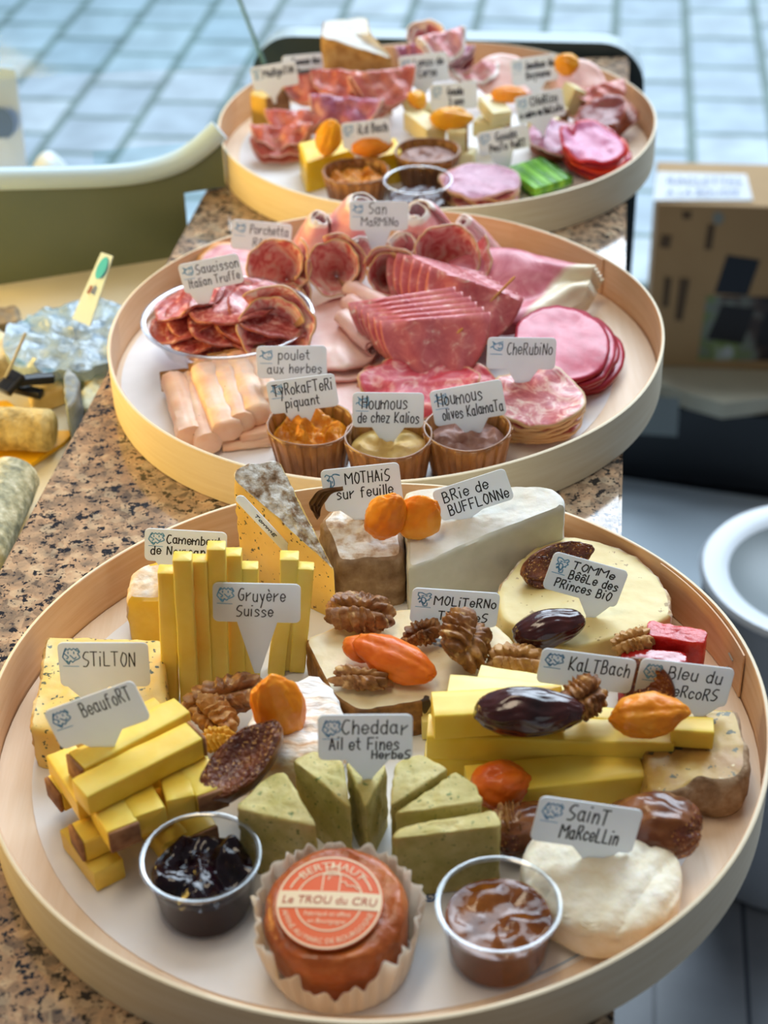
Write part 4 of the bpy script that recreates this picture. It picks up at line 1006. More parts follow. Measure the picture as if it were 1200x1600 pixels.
# clear bowl of truffle salami
bc = P(356, 497, .044); bc.z = ZF
bw = empty('salami_bowl', bc, 'clear plastic bowl full of salami slices at the left of the middle tray', 'bowl')
M_bowl = clear('clear_bowl_plastic', (250, 250, 252), .10, 1.1)
prof = [(.001, 0), (.032, 0), (.036, .002), (.050, .020), (.060, .038), (.0625, .040), (.0645, .0405), (.0648, .0415), (.062, .0418), (.0592, .0395), (.049, .0206), (.035, .0028), (.031, .0009), (.001, .0009)]
vs, fs = lathe(bc, prof, 80); mobj('bowl', vs, fs, M_bowl, parent=bw)
vs, fs = lathe(bc, [(.0618, .0404), (.0650, .0408), (.0654, .0420), (.0640, .0426), (.0615, .0420)], 80, closed=True); mobj('lip', vs, fs, M_lip, parent=bw)
SB = [(302, 498, .044, 6, -22), (326, 508, .042, 14, -12), (345, 520, .037, 22, -6), (376, 521, .038, 24, 4), (400, 508, .046, 18, 12), (330, 490, .048, 16, -10), (362, 494, .052, 20, 2), (396, 490, .054, 18, 10), (300, 474, .052, -8, -16), (422, 492, .056, 10, 14), (366, 474, .062, 8, 2)]
for i, (px, py, z, tx, ty) in enumerate(SB):
    disc('salami_slice', P(px, py, z-.006), .0345, .030, Mt_sal, 'dark red salami slice heaped in the clear plastic bowl', rot=i*37, tilt=(tx, ty), wave=.003, seed=i, group='salami slices in the clear bowl', curl=.003)
# rolled coppa
def rs(px, py, z, R, L, ax, label, m, seed, group, turns=1.25, start=0, **k):
    rosette('rolled_slice', P(px, py, z), ax, R, L, m, label, turns=turns, seed=seed, group=group, start=start, cone=.04, wav=.13, **k)
rc = 'rolled coppa slices'
rs(433, 414, .056, .0275, .045, (-.1, -.74, .66), 'rolled red slice just right of the saucisson card', Mt_coppa, 1, rc, start=2.2)
rs(523, 416, .056, .0260, .045, (0, -.80, .60), 'rolled slice with a fold inside, left of the San Marmino card stem', Mt_coppa, 2, rc, turns=1.5, start=1.2)
rs(610, 426, .052, .0225, .04, (.05, -.80, .60), 'narrow rolled slice with a dark hollow below the San Marmino card', Mt_coppa, 3, rc, start=.4)
rs(704, 402, .056, .0330, .045, (.05, -.72, .70), 'largest rolled red slice, wide open, right of the San Marmino card', Mt_coppa, 4, rc, start=2.6)
rs(428, 512, .052, .0320, .04, (0, -.76, .65), 'rolled slice in front of the salami bowl, above the poulet card', Mt_coppa, 5, rc, turns=1.35, start=.8)
rs(450, 470, .034, .020, .03, (-.2, -.6, .7), 'rolled slice tucked between the salami bowl and the cooked ham', Mt_coppa, 6, rc, start=1.6)
# rolled ham at the back
rg = 'rolled ham slices'
def rl(a, za, b, zb, R, label, m, seed, g=rg, **k): roll('rolled_ham_slice', P(*a, za), P(*b, zb), R, m, label, seed=seed, group=g, **k)
rl((566, 318), .084, (540, 402), .020, .0260, 'thick pink ham roll standing behind the San Marmino card, on its left', Mt_ham, 1, tip=.42)
rl((650, 330), .080, (676, 408), .020, .0260, 'thick pink ham roll standing behind the San Marmino card, on its right', Mt_ham, 2, tip=.42)
rl((500, 342), .070, (478, 412), .020, .0165, 'ham roll with a frilly white fat end at the back left', Mt_ham, 3, tip=.5)
rl((722, 346), .056, (766, 398), .016, .0105, 'thin ham roll with white end at the back, right of the largest rolled slice', Mt_ham, 4, tip=.6)
rs(566, 392, .056, .0125, .03, (.4, -.7, .6), 'small curled ham slice under the left half of the San Marmino card', Mt_ham, 7, rg)
rs(628, 384, .056, .0120, .03, (-.3, -.7, .6), 'small curled ham slice under the right half of the San Marmino card', Mt_ham, 8, rg)
vs, fs = [], []
# porchetta
pg = 'porchetta slices'
M_pork = meat('porchetta', [(.3, (206, 110, 116)), (.5, (228, 152, 150)), (.7, (244, 206, 194))], (222, 150, 74), 45, .84, dist=1.6)
disc('porchetta_slice', P(394, 424, .018), .034, .030, M_pork, 'roast pork slice lying lowest under the Porchetta card', tilt=(8, 10), seed=31, group=pg)
disc('porchetta_slice', P(372, 414, .026), .034, .028, M_pork, 'roast pork slice lying on another, under the Porchetta card', tilt=(14, 6), seed=32, group=pg)
for k, (px, py) in enumerate(((304, 402), (322, 396), (338, 394))):
    roll('porchetta_slice', P(px, py, .024), P(px+6, py+22, .018), .0078, mat('porchetta_crackling', [(.3, (206, 120, 52)), (.6, (232, 168, 100)), (.8, (246, 220, 190))], 60, rough=.35, bump=.4), 'glazed orange crackling end '+['farthest left, by the tray rim', 'in the middle of the three', 'closest to the Porchetta card'][k], group=pg, seed=k)
# pale cooked ham in the middle
hg = 'pale cooked ham slices'
disc('cooked_ham_slice', P(528, 545, .014), .042, .050, Mt_pale, 'lowest pale cooked ham slice in the middle of the tray', tilt=(4, 4), seed=41, group=hg, wave=.003)
disc('cooked_ham_slice', P(530, 522, .024), .034, .046, Mt_pale, 'upper pale cooked ham slice lying flat in the middle of the tray', tilt=(8, -4), seed=42, group=hg, wave=.003)
disc('cooked_ham_slice', P(515, 610, .010), .040, .044, Mt_pale, 'pale ham slice lying behind the poulet and Tyrokafteri cards', seed=43, group=hg, wave=.001)
rl((545, 452), .038, (642, 500), .034, .0085, 'thin rolled ham slice ending in a spiral by the first rosy fan', Mt_pale, 5, hg, turns=2.2)
rl((545, 474), .036, (612, 520), .032, .0080, 'thin rolled ham slice lying second, just in front of the spiral one', Mt_pale, 6, hg)
rl((536, 496), .032, (585, 545), .026, .0075, 'thin rolled ham slice lying nearest to the flat ham slices', Mt_pale, 7, hg)
# rosy fans of folded slices, each pinned with a pick
def fan(cpx, z, n, r1, r2, step, yaw, lean, label, seed, spin=0):
    c = P(*cpx, z); g = 'folded rosy slices, '+label
    for i in range(n):
        R = Matrix.Rotation(math.radians(yaw), 3, 'Z') @ Matrix.Rotation(math.radians(lean), 3, 'X') @ Matrix.Rotation(math.radians(spin+i*.8), 3, 'Z')
        folded('folded_slice', c+V(step)*i, R, r1, r2, Mt_rosy, ('front rosy slice of the '+label+', pierced by a wooden pick' if i == 0 else 'rosy slice folded in half behind the front one of the '+label), gap=.0040, seed=seed+i, group=g if i else None, wave=.0035, open_=.5, scal=.0026, wseed=seed)
fan((744, 446), .056, 6, .038, .052, (-.0058, .0084, -.0004), -4, 54, 'rear fan', 60, -18)
fan((680, 500), .054, 6, .041, .050, (-.0046, .0064, .0004), 4, 62, 'front fan', 80, 1)
M_pick = mat('wooden_pick', [(.3, (206, 146, 72)), (.7, (232, 184, 112))], 80, rough=.6)
def pick(a, b, z, dz, label):
    A = P(*a, z); B = PY(b[0], b[1], A.y+dz)
    vs, fs = tube([A+(A-B)*.5, A, B, B+(B-A)*.06], [.0008, .001, .001, .0004], 8); mobj('cocktail_stick', vs, fs, M_pick, label=label, cat='cocktail stick', group='wooden cocktail sticks')
pick((754, 484), (802, 435), .040, .004, 'wooden cocktail stick through the rear fan of rosy slices')
pick((680, 549), (721, 515), .030, -.002, 'wooden cocktail stick through the front fan of rosy slices')
# dry cured ham with a broad fat edge, spread to the right
for i in range(5):
    dx, dz = i*2.2, .004*(4-i)
    a = [P(700+dx, 412+i*9, .030+dz), P(770+dx, 392+i*8, .034+dz), P(850-i*2, 400+i*8, .032+dz), P(930+i*3, 418+i*5, .024+dz)]
    b = [P(720+dx, 505+i*4, .012+dz), P(790+dx, 512+i*3, .012+dz), P(860-i*4, 494+i*3, .010+dz), P(912+i*2, 470+i*3, .010+dz)]
    drape('cured_ham_slice', a, b, Mt_cru, ['rearmost', 'second', 'third', 'fourth', 'foremost'][i]+' layer of dry ham with a broad cream fat edge', seed=3, ripple=.003, nr=1.3, group='dry ham slices with cream fat', n=12)
# dark red stack
for i in range(7):
    z = .0125+i*.0040
    disc('dried_meat_slice', P(888-(i-3)*2.2+(3 if i % 2 else -4), 548-(i-3)*4.2, z), .0385-.0006*i, .046, Mt_beef, ORD[6-i]+' of the smooth dark red slices stacked by the Cherubino card', rot=-20+i*3, tilt=(7, 3), wave=.0020, wseed=100, seed=100+i, th=.0026, group='stacked dark red slices', irr=.09)
# coarse salami stack
for i in range(8):
    z = .0105+i*.0036
    disc('coarse_salami_slice', P(836+(4 if i % 2 else -3), 634-(i-4)*4.4, z), .0315, .0335, Mt_cher, ORD[7-i]+' of the marbled salami slices under the Cherubino card', rot=i*7, tilt=(8, 0), wave=.0026, wseed=120, seed=120+i, th=.0022, group='stacked marbled salami slices', irr=.09, curl=.001)
# bright red slices in front of the fan
for i, (px, py, z, tx, rz, cx) in enumerate(((655, 600, .0215, 17, 4, .044), (640, 604, .0125, 10, -6, .040), (704, 604, .0165, 11, 8, .036))):
    disc('red_coppa_slice', P(px, py, z), cx, .030, Mt_red, ['upper bright red slice with a scalloped edge behind the Houmous cards', 'bright red slice lying flat behind the left Houmous card', 'bright red slice lying behind the right Houmous card'][i], rot=rz, tilt=(tx, 0), wave=.006, seed=140+i, group='bright red slices behind the dips', irr=.12)
# folded poultry slices, side by side
M_pbrown = mat('browned_edge', [(.3, (150, 104, 56)), (.7, (196, 150, 92))], 90, rough=.5)
PO = [((272, 594), (300, 690), .0165, .016), ((297, 592), (326, 700), .0160, .015), ((319, 580), (356, 680), .0185, .022), ((346, 566), (378, 668), .0165, .024), ((371, 561), (403, 656), .0165, .026), ((396, 556), (428, 644), .0165, .026)]
for i, (a, b, w, z) in enumerate(PO):
    stick('poultry_slice', P(a[0], a[1], z+.001), P(b[0], b[1]-4, z-.001), w*1.22, .0175, Mt_poul, ON[i]+' folded poultry slice from the left in the row', cat='meat slice', group='folded poultry slices', bev=.0072, amp=.0016, ns=55, seed=150+i, bend=.002, end=(0, M_pbrown, .0010))
for i, (a, b, z) in enumerate((((345, 690), (425, 682), .008), ((372, 676), (432, 668), .0135))):
    stick('poultry_slice', P(*a, z), P(*b, z), .020, .0075, Mt_poul, ['lowest', 'second lowest'][i]+' poultry slice, lying crosswise under the row', cat='meat slice', group='folded poultry slices', bev=.003, amp=.0012, seed=160+i)
# paper pots of dip
M_kraft = mat('brown_waxed_paper', [(.3, (124, 82, 48)), (.6, (156, 110, 68)), (.8, (176, 132, 88))], 60, rough=.35, sss=.15, stretch=(3, 3, 1), spec=.6)
M_dipo = mat('orange_dip', [(.3, (206, 120, 14)), (.6, (230, 150, 30)), (.8, (240, 180, 70))], 120, rough=.35, bump=.8, bscale=200, bdist=.003, sss=.2)
M_diph = mat('hummus', [(.3, (200, 160, 84)), (.7, (222, 188, 110))], 90, rough=.5, bump=.5, bscale=160)
M_dipk = mat('olive_hummus', [(.3, (138, 96, 84)), (.7, (170, 128, 112))], 90, rough=.5, bump=.6, bscale=160)
def paper_pot(c, h, rt, rb, label, dm, dlabel, fill, lump, seed, pm=None, cat='paper pot', group='pleated brown paper pots'):
    r = empty('paper_pot', c, label, cat, group)
    def fn(a, v):
        w = a*2*PI; s = (12*a*1.5) % 1
        pl = .0019*(1 if s > .55 else 0)*(1-.3*v)+.0004*math.sin(5*w+seed)
        return V((c.x+(rb+(rt-rb)*v+pl)*math.cos(w), c.y+(rb+(rt-rb)*v+pl)*math.sin(w), c.z+.0004+h*v+.0006*math.sin(3*w+seed)))
    sheet('pleated_wall', fn, 180, 8, pm or M_kraft, parent=r, th=.0006, polar=False, cat=None)
    vs, fs = lathe(c, [(.001, .0003), (rb-.0006, .0003), (rb-.0006, .0009), (.001, .0009)], 40); mobj('bottom', vs, fs, pm or M_kraft, parent=r)
    pts = [V((c.x+rt*math.cos(k*PI/30), c.y+rt*math.sin(k*PI/30), c.z+h+.0004+.0006*math.sin(3*k*PI/30+seed))) for k in range(61)]
    vs, fs = tube(pts, .0009, 6, False); mobj('rolled_edge', vs, fs, pm or M_kraft, parent=r)
    if dm:
        zf = fill*h; prof = [(.001, .0012), (rb-.0012, .0012), (rb+(rt-rb)*fill-.0014, zf)]
        n0 = len(prof)
        for k in range(1, 13): prof.append(((rb+(rt-rb)*fill-.0014)*(1-k/12)+.0002, zf))
        f2 = lambda w, j: (0, 0 if j < n0 else lump*(fbm((math.cos(w)*prof[j][0]*80, math.sin(w)*prof[j][0]*80, seed), 1, seed)+.35)*min(1, (j-n0+1)/3))
        vs, fs = lathe(c, prof, 56, f2); mobj('dip', vs, fs, dm, label=dlabel, cat='dip', loc=c+V((0, 0, .0012)))
    return r
for (px, py, lab, m, dl, fl, lu, sd) in ((485, 662, 'brown paper pot under the Tyrokafteri card', M_dipo, 'lumpy bright orange dip in the left paper pot', .72, .011, 1), (607, 681, 'brown paper pot under the Houmous de chez Kalios card', M_diph, 'yellow hummus in the middle paper pot', .70, .004, 2), (730, 669, 'brown paper pot under the Houmous olives card', M_dipk, 'brownish olive hummus in the right paper pot', .70, .006, 3)):
    c = P(px, py, ZF+.033); c.z = ZF
    paper_pot(c, .033, .0292, .0225, lab, m, dl, fl, lu, sd)
# cards of the middle tray
k = 'pig'
card((363, 342), (457, 351), (361, 388), (412, 412), .030, [('Porchetta', .30, .42, .30, .64), ('Rôtie', .36, .84, .28, .36)], k, 'white name card reading Porchetta Rôtie at the back left of the middle tray', seed=21)
card((546, 314), (638, 314), (545, 360), (590, 402), .05, [('San', .32, .42, .34, .30), ('MaRMiNo', .20, .84, .28, .62)], k, 'white name card reading San Marmino among the ham rolls', seed=22, depth=.002)
card((277, 414), (371, 395), (286, 460), (318, 482), .054, [('Saucisson', .26, .44, .30, .70), ('Italian Truffe', .10, .84, .28, .84)], k, 'tilted white name card reading Saucisson Italian Truffe on the salami bowl', seed=23, depth=.003)
card((400, 541), (510, 540), (402, 591), (452, 612), .028, [('poulet', .30, .42, .30, .45), ('aux herbes', .14, .84, .28, .78)], k, 'white name card reading poulet aux herbes, behind the Tyrokafteri card', seed=24)
card((415, 597), (522, 583), (419, 648), (474, 672), .028, [('TyRokaFTeRi', .08, .46, .34, .86), ('piquant', .22, .86, .28, .50)], k, 'white name card reading Tyrokafteri piquant in the orange dip', seed=25, hw=.0004, depth=.003)
card((551, 613), (663, 614), (549, 667), (606, 694), .026, [('Houmous', .12, .46, .36, .64), ('de chez Kalios', .07, .86, .30, .86)], k, 'white name card reading Houmous de chez Kalios', seed=26, hw=.0004, depth=.003)
card((670, 612), (783, 592), (678, 667), (742, 684), .026, [('Houmous', .08, .46, .36, .62), ('olives KalamaTa', .12, .86, .30, .84)], k, 'white name card reading Houmous olives Kalamata', seed=27, hw=.0004, depth=.003)
card((762, 527), (870, 528), (758, 576), (815, 604), .034, [('CheRubiNo', .28, .52, .36, .66)], k, 'white name card reading Cherubino', seed=28, depth=.004)

# ================================================================ FARTHEST TRAY: MIXED CHEESE AND MEAT
Mt_pros = meat('prosciutto', [(.3, (196, 92, 84)), (.55, (214, 124, 110)), (.75, (236, 176, 160))], (240, 206, 192), 50, .96)
Mt_lonzo = meat('purple_coppa', [(.3, (150, 70, 100)), (.55, (184, 112, 140)), (.75, (214, 160, 180))], (226, 190, 190), 70, .93)
M_mim = mat('bright_yellow_cheese', [(.3, (236, 196, 20)), (.7, (246, 216, 60))], 30, rough=.4, sss=.3)
M_pal = mat('pale_firm_cheese', [(.3, (226, 210, 150)), (.7, (240, 228, 182))], 40, rough=.45, sss=.25, bump=.15)
M_pal_rind = mat('pale_cheese_rind', [(.3, (150, 106, 62)), (.7, (190, 146, 92))], 100, rough=.7)
M_hard = mat('amber_hard_cheese', [(.3, (206, 160, 52)), (.7, (228, 190, 84))], 50, rough=.5, sss=.2, bump=.4, bscale=180)
M_brown = mat('brown_crust', [(.3, (150, 110, 60)), (.5, (186, 146, 84)), (.7, (206, 176, 118))], 80, rough=.8, bump=.5)
slab('tomme_wedge', [P(500, 58, .082), P(506, 32, .082), P(573, 26, .082), P(580, 52, .080), P(616, 92, .062)], ZF, M_brown, 'tall crusty wedge of cheese with a white top at the back of the farthest tray', 'cheese', rind=M_brie_rind, rind_name='white_top', top_rind=True, bev=.002, amp=.001, ns=110, seed=201, step=.004)
slab('amber_cheese_wedge', TP(.045, (388, 148), (402, 133), (456, 133), (416, 154)), ZF, M_hard, 'amber wedge of hard cheese at the left rim of the farthest tray', 'cheese', seed=202, bev=.002, amp=.001, rind=M_pal_rind, rind_edges=(2,), step=.004)
slab('yellow_cheese_block', TP(.034, (466, 223), (540, 207), (556, 232), (477, 255)), ZF, M_mim, 'bright yellow block of cheese with an apricot standing on it', 'cheese', seed=203, step=.004, cr=1)
slab('yellow_cheese_block', TP(.034, (560, 226), (618, 214), (628, 238), (566, 250)), ZF, M_mim, 'yellow block of cheese behind the orange-filled paper pot, an apricot lying on it', 'cheese', seed=204, step=.004, cr=1)
PB = 'pale cheese pieces of the farthest tray'
def pb(a, za, b, zb, w, h, l, seed, end=None): stick('pale_cheese_stick', P(*a, za), P(*b, zb), w, h, M_pal, l, group=PB, seed=seed, end=(end, M_pal_rind, .002) if end is not None else None)
pb((645, 186), .030, (682, 214), .030, .020, .018, 'pale cheese stick left of the apricot in the middle of the farthest tray', 211)
pb((700, 214), .030, (728, 214), .030, .024, .020, 'pale cheese piece right under the middle apricot', 212, 1)
pb((710, 246), .012, (742, 248), .012, .018, .016, 'pale cheese stick lying low beside the salami stack of the farthest tray', 213)
pb((762, 158), .046, (784, 186), .042, .020, .014, 'pale cheese stick slanting towards the viewer below the small apricot', 214)
pb((744, 196), .026, (790, 206), .024, .018, .016, 'pale cheese stick behind the Gouda card', 215, 1)
pb((832, 206), .024, (866, 196), .024, .018, .020, 'pale cheese piece under the stem of the Chorizo card', 216)
pb((882, 152), .040, (900, 158), .034, .022, .026, 'pale cheese cube just right of the Chorizo card', 217)
pb((630, 160), .034, (652, 158), .034, .018, .014, 'pale cheese stick left of the Gouda 3 ans card, under a yellow apricot', 218)
pb((700, 182), .018, (640, 178), .018, .018, .022, 'pale cheese stick at the bottom behind the middle apricot', 219, 0)
pb((852, 176), .030, (880, 186), .028, .016, .018, 'pale cheese stick behind the stem of the Chorizo card', 220, 1)
apricot(514, 214, .052, (.018, .012, .010), (80, -70, 10), 'apricot standing upright on the yellow block of the farthest tray', seed=21, m=mat('apricot_yellow', [(.3, (232, 150, 10)), (.7, (246, 184, 30))], 45, rough=.4, sss=.3))
apricot(582, 228, .044, (.020, .010, .007), (40, 0, 18), 'apricot lying on the yellow block behind the orange-filled paper pot', seed=22)
apricot(706, 185, .046, (.020, .0125, .0095), (30, 0, -4), 'apricot on the pale cheese in the middle of the farthest tray', seed=23, m=MATS['apricot_yellow'])
apricot(795, 147, .056, (.017, .009, .007), (30, 0, 0), 'small apricot on the slanting pale cheese stick', seed=24)
apricot(886, 100, .060, (.0125, .0115, .010), (50, 0, -20), 'apricot behind the upper right card of the farthest tray', seed=25, m=MATS['apricot_yellow'])
apricot(652, 155, .046, (.011, .010, .008), (30, 0, 60), 'small yellow apricot left of the Gouda 3 ans card', seed=26, m=MATS['apricot_yellow'])
# draped prosciutto
pr = 'prosciutto folds at the left of the farthest tray'
def fp(px, py, z, r1, r2, yaw, lean, label, seed, m=Mt_pros, g=pr, gap=.008):
    folded('prosciutto_slice', P(px, py, z), Matrix.Rotation(math.radians(yaw), 3, 'Z') @ Matrix.Rotation(math.radians(lean), 3, 'X'), r1, r2, m, label, gap=gap, seed=seed, group=g, wave=.007, open_=2, scal=.004)
fp(438, 222, .020, .030, .030, -4, 30, 'lowest folded prosciutto slice, next to the bright yellow block', 231)
fp(440, 206, .030, .030, .028, -6, 34, 'folded prosciutto slice second from the front, left of the purple slice', 232)
fp(462, 180, .040, .030, .030, -10, 40, 'folded prosciutto slice beside the amber wedge', 233)
fp(486, 122, .052, .032, .034, -8, 50, 'folded prosciutto slice at the back, behind the amber wedge', 234)
fp(530, 118, .058, .030, .030, -14, 46, 'folded prosciutto slice in front of the crusty wedge', 235)
fp(596, 118, .064, .034, .040, 24, 50, 'large folded prosciutto slice at the foot of the crusty wedge', 236)
fp(570, 146, .046, .032, .034, -20, 44, 'folded prosciutto slice just behind the purple slice', 237)
fp(540, 158, .052, .036, .040, -12, 52, 'purple marbled slice folded over in the middle of the prosciutto', 238, Mt_lonzo, None)
# meat at the back
bk = 'cured meat folds at the back of the farthest tray'
rs(668, 62, .070, .022, .04, (.0, -.7, .6), 'pink rolled slice standing at the very back, above the Lonzo card', Mt_ham, 241, bk)
rs(716, 92, .052, .020, .04, (.3, -.7, .6), 'brown edged rolled slice just right of the Lonzo card', Mt_coppa, 242, bk)
fp(742, 108, .040, .028, .026, 20, 40, 'pink slice folded at the right of the brown edged roll', 243, Mt_ham, bk)
fp(700, 74, .060, .028, .030, -20, 40, 'pale folded slice behind the brown edged roll', 244, Mt_lonzo, bk)
fp(690, 56, .078, .026, .034, 30, 58, 'pink fatty slice standing at the very back above the brown edged roll', 248, Mt_ham, bk)
fp(648, 76, .066, .020, .030, 10, 60, 'pink slice folded upright left of the rolled slice at the very back', 249, Mt_lonzo, bk)
disc('ham_slice', P(790, 122, .030), .032, .030, Mt_pale, 'pale ham slice lying under the upper right card', tilt=(30, 10), seed=245)
disc('ham_slice', P(905, 140, .034), .030, .036, Mt_pale, 'pale pink ham slice leaning on the rim at the right back', tilt=(34, 10), seed=246)
fp(934, 140, .042, .030, .030, 28, 44, 'salmon-coloured folded slice at the right back rim', 247, Mt_pros, None)
Mt_bres = meat('brown_bresaola', [(.3, (112, 40, 36)), (.7, (160, 70, 60))], (176, 100, 70), 60, .9)
for i in range(5):
    disc('bresaola_slice', P(950-i*3, 190-i*2.5, .016+i*.005), .031, .022, Mt_bres, ORD[4-i]+' of the brown-red slices by the right rim of the farthest tray', rot=10+i*8, tilt=(16, -12), seed=250+i, wseed=250, wave=.004, group='stacked brown-red slices')
Mt_cho = meat('bright_red_chorizo', [(.3, (196, 24, 34)), (.7, (222, 60, 60))], (226, 66, 34), 60, .9, rough=.3)
for i in range(5):
    disc('red_slice', P(936-i*3, 250-i*6.5, .014+i*.0045), .033, .030, [Mt_cho, Mt_beef][i % 2] if i < 4 else meat('mauve_slice', [(.3, (196, 96, 140)), (.7, (222, 140, 176))], (206, 40, 60), 50, .9), ORD[4-i]+' of the bright red slices, front right of the farthest tray', rot=i*30, tilt=(14, 6), seed=260+i, wseed=260, wave=.004, group='stacked bright red slices')
for i in range(4):
    disc('dark_slice', P(874-i*2, 226-i*4, .013+i*.005), .028, .026, [Mt_bres, Mt_lonzo][i == 3], ORD[3-i]+' of the dark wine-coloured slices left of the bright red ones', rot=i*30, tilt=(14, 0), seed=270+i, wseed=270, wave=.003, group='stacked wine-coloured slices')
for i in range(6):
    disc('pink_salami_slice', P(750+(2 if i % 2 else -2), 304-i*4.2, .011+i*.0034), .037, .027, Mt_lonzo if i == 5 else Mt_cher, ORD[5-i]+' of the pink salami slices at the front of the farthest tray', rot=i*40, tilt=(8, 4), seed=280+i, wseed=280, wave=.002, group='stacked pink salami slices')
# green pesto cheese sticks
M_green = mat('green_pesto_cheese', [(.3, (92, 164, 22)), (.6, (128, 196, 44)), (.8, (168, 214, 84))], 80, rough=.35, sss=.25, stretch=(1, 1, 1))
M_green_rind = mat('green_stick_end', (150, 160, 60), rough=.5)
M_green_dk = mat('green_pesto_cheese_dark', [(.3, (58, 128, 14)), (.7, (96, 168, 30))], 80, rough=.35, sss=.2)
for k in range(13):
    l = 0 if k < 7 else 1; q = k if l == 0 else k-7
    z = ZF+.0042+l*.0082
    a, b = P(790+q*9+l*6, 268-q*3-l*1, z), P(836+q*9+l*5, 301-q*3-l*1, z)
    stick('green_cheese_stick', a, b, .0078, .0078, M_green if (q+l) % 2 else M_green_dk, ['bright green pesto cheese stick in the lower layer, front right of the farthest tray', 'bright green pesto cheese stick in the upper layer, front right of the farthest tray'][l], group='green cheese sticks, '+['lower', 'upper'][l]+' layer', seed=290+k, bev=.0016)
# pots of the farthest tray
c = P(556, 268, ZF+.032); c.z = ZF; paper_pot(c, .032, .0288, .022, 'brown paper pot with orange dip at the front of the farthest tray', M_dipo, 'orange dip in the paper pot of the farthest tray', .72, .008, 6)
c = P(668, 236, ZF+.032); c.z = ZF; paper_pot(c, .032, .0292, .022, 'brown paper pot with a brown dip behind the clear pot of the farthest tray', M_dipk, 'brown dip in the paper pot of the farthest tray', .80, .004, 7)
M_dark = mat('dark_spread', [(.3, (58, 36, 34)), (.7, (92, 60, 52))], 60, rough=.2, bump=.3)
jam_pot(653, 281, .033, .0305, .0235, 'clear plastic pot with a dark spread at the front of the farthest tray', M_dark, 'dark brown spread in the clear pot of the farthest tray', .003, .5, 9, (76, 56, 52))
# cards of the farthest tray
kw = dict(hw=.0006)
card((390, 106), (461, 94), (393, 144), (428, 152), .045, [('MaRgoTiN', .26, .48, .28, .66)], 'goat', 'white name card over the amber wedge, at the left of the farthest tray', seed=41, **kw)
card((440, 88), (503, 82), (444, 126), (476, 140), .040, [('Tomme des', .24, .40, .26, .70), ('Bauges', .34, .80, .26, .44)], None, 'white name card at the very back left, partly hidden by another card', seed=42, **kw)
card((532, 193), (608, 185), (530, 234), (562, 246), .034, [('WiLd Bach', .28, .46, .34, .66)], 'cow', 'white name card between the two apricots on the yellow blocks', seed=43, **kw)
card((622, 89), (698, 80), (627, 134), (662, 146), .036, [('Lonzo de', .30, .40, .26, .60), ('Corse', .36, .78, .28, .38)], 'pig', 'tilted white name card in front of the pink meat at the back', seed=44, **kw)
card((671, 132), (745, 127), (669, 174), (704, 186), .036, [('Gouda', .36, .44, .28, .34), ('3 ans', .38, .82, .28, .32)], 'cow', 'white name card reading Gouda 3 ans in the middle of the farthest tray', seed=45, **kw)
card((797, 94), (869, 83), (795, 136), (838, 146), .030, [('Jambon de', .30, .44, .28, .62), ('Bayonne', .30, .80, .26, .52)], 'pig', 'white name card left of the apricot at the right back rim', seed=46, **kw)
card((803, 153), (878, 137), (807, 196), (848, 206), .034, [('CHoRizo', .30, .42, .30, .56), ('a cuire ou BeLLoTa', .06, .80, .24, .88)], 'pig', 'tilted white name card reading Chorizo over the pale cheese', seed=47, **kw)
card((744, 209), (824, 193), (745, 246), (790, 276), .010, [('Gouda', .34, .48, .34, .42), ('PesTo VeRT', .20, .90, .30, .70)], 'cow', 'white name card reading Gouda Pesto Vert beside the green sticks', seed=48, **kw)
# ================================================================ DISPLAY CASE AT THE LEFT
M_deck = mat('case_deck', [(.3, (196, 190, 168)), (.7, (214, 208, 188))], 8, rough=.5)
M_steel = mat('brushed_steel', [(.3, (176, 178, 180)), (.7, (198, 200, 202))], 60, rough=.3, stretch=(1, 20, 1), spec=.8)
M_greenp = mat('olive_green_plastic', [(.3, (98, 110, 88)), (.7, (112, 122, 100))], 6, rough=.3)
M_palerim = mat('pale_plastic_rim', (198, 224, 236), rough=.3)
ZD = -.06
dc = empty('display_case', V((-.6, 1.0, -.9)), 'refrigerated display case sunk beside the granite counter at the left', 'display case')
Lg = lambda y: Lx(y)-.004
vs = [V((Lg(.3)-.02, .3, ZD)), V((Lg(1.46)-.014, 1.46, ZD)), V((-1.3, 1.36, ZD)), V((-1.3, .3, ZD))]
low = [V((v.x, v.y, -.9)) for v in vs]
mobj('deck', vs+low, [[0, 1, 2, 3], [0, 4, 5, 1], [1, 5, 6, 2], [2, 6, 7, 3], [3, 7, 4, 0]], M_deck, parent=dc, smooth=False)
vs = [V((Lg(y)-o, y, z)) for y in (.3, 1.10) for o, z in ((.001, -.03), (.001, -.012), (.016, -.05), (.016, -.058))]
mobj('steel_edge', vs, [[0, 1, 5, 4], [1, 2, 6, 5], [2, 3, 7, 6], [0, 3, 2, 1], [4, 5, 6, 7]], M_steel, parent=dc, smooth=False)
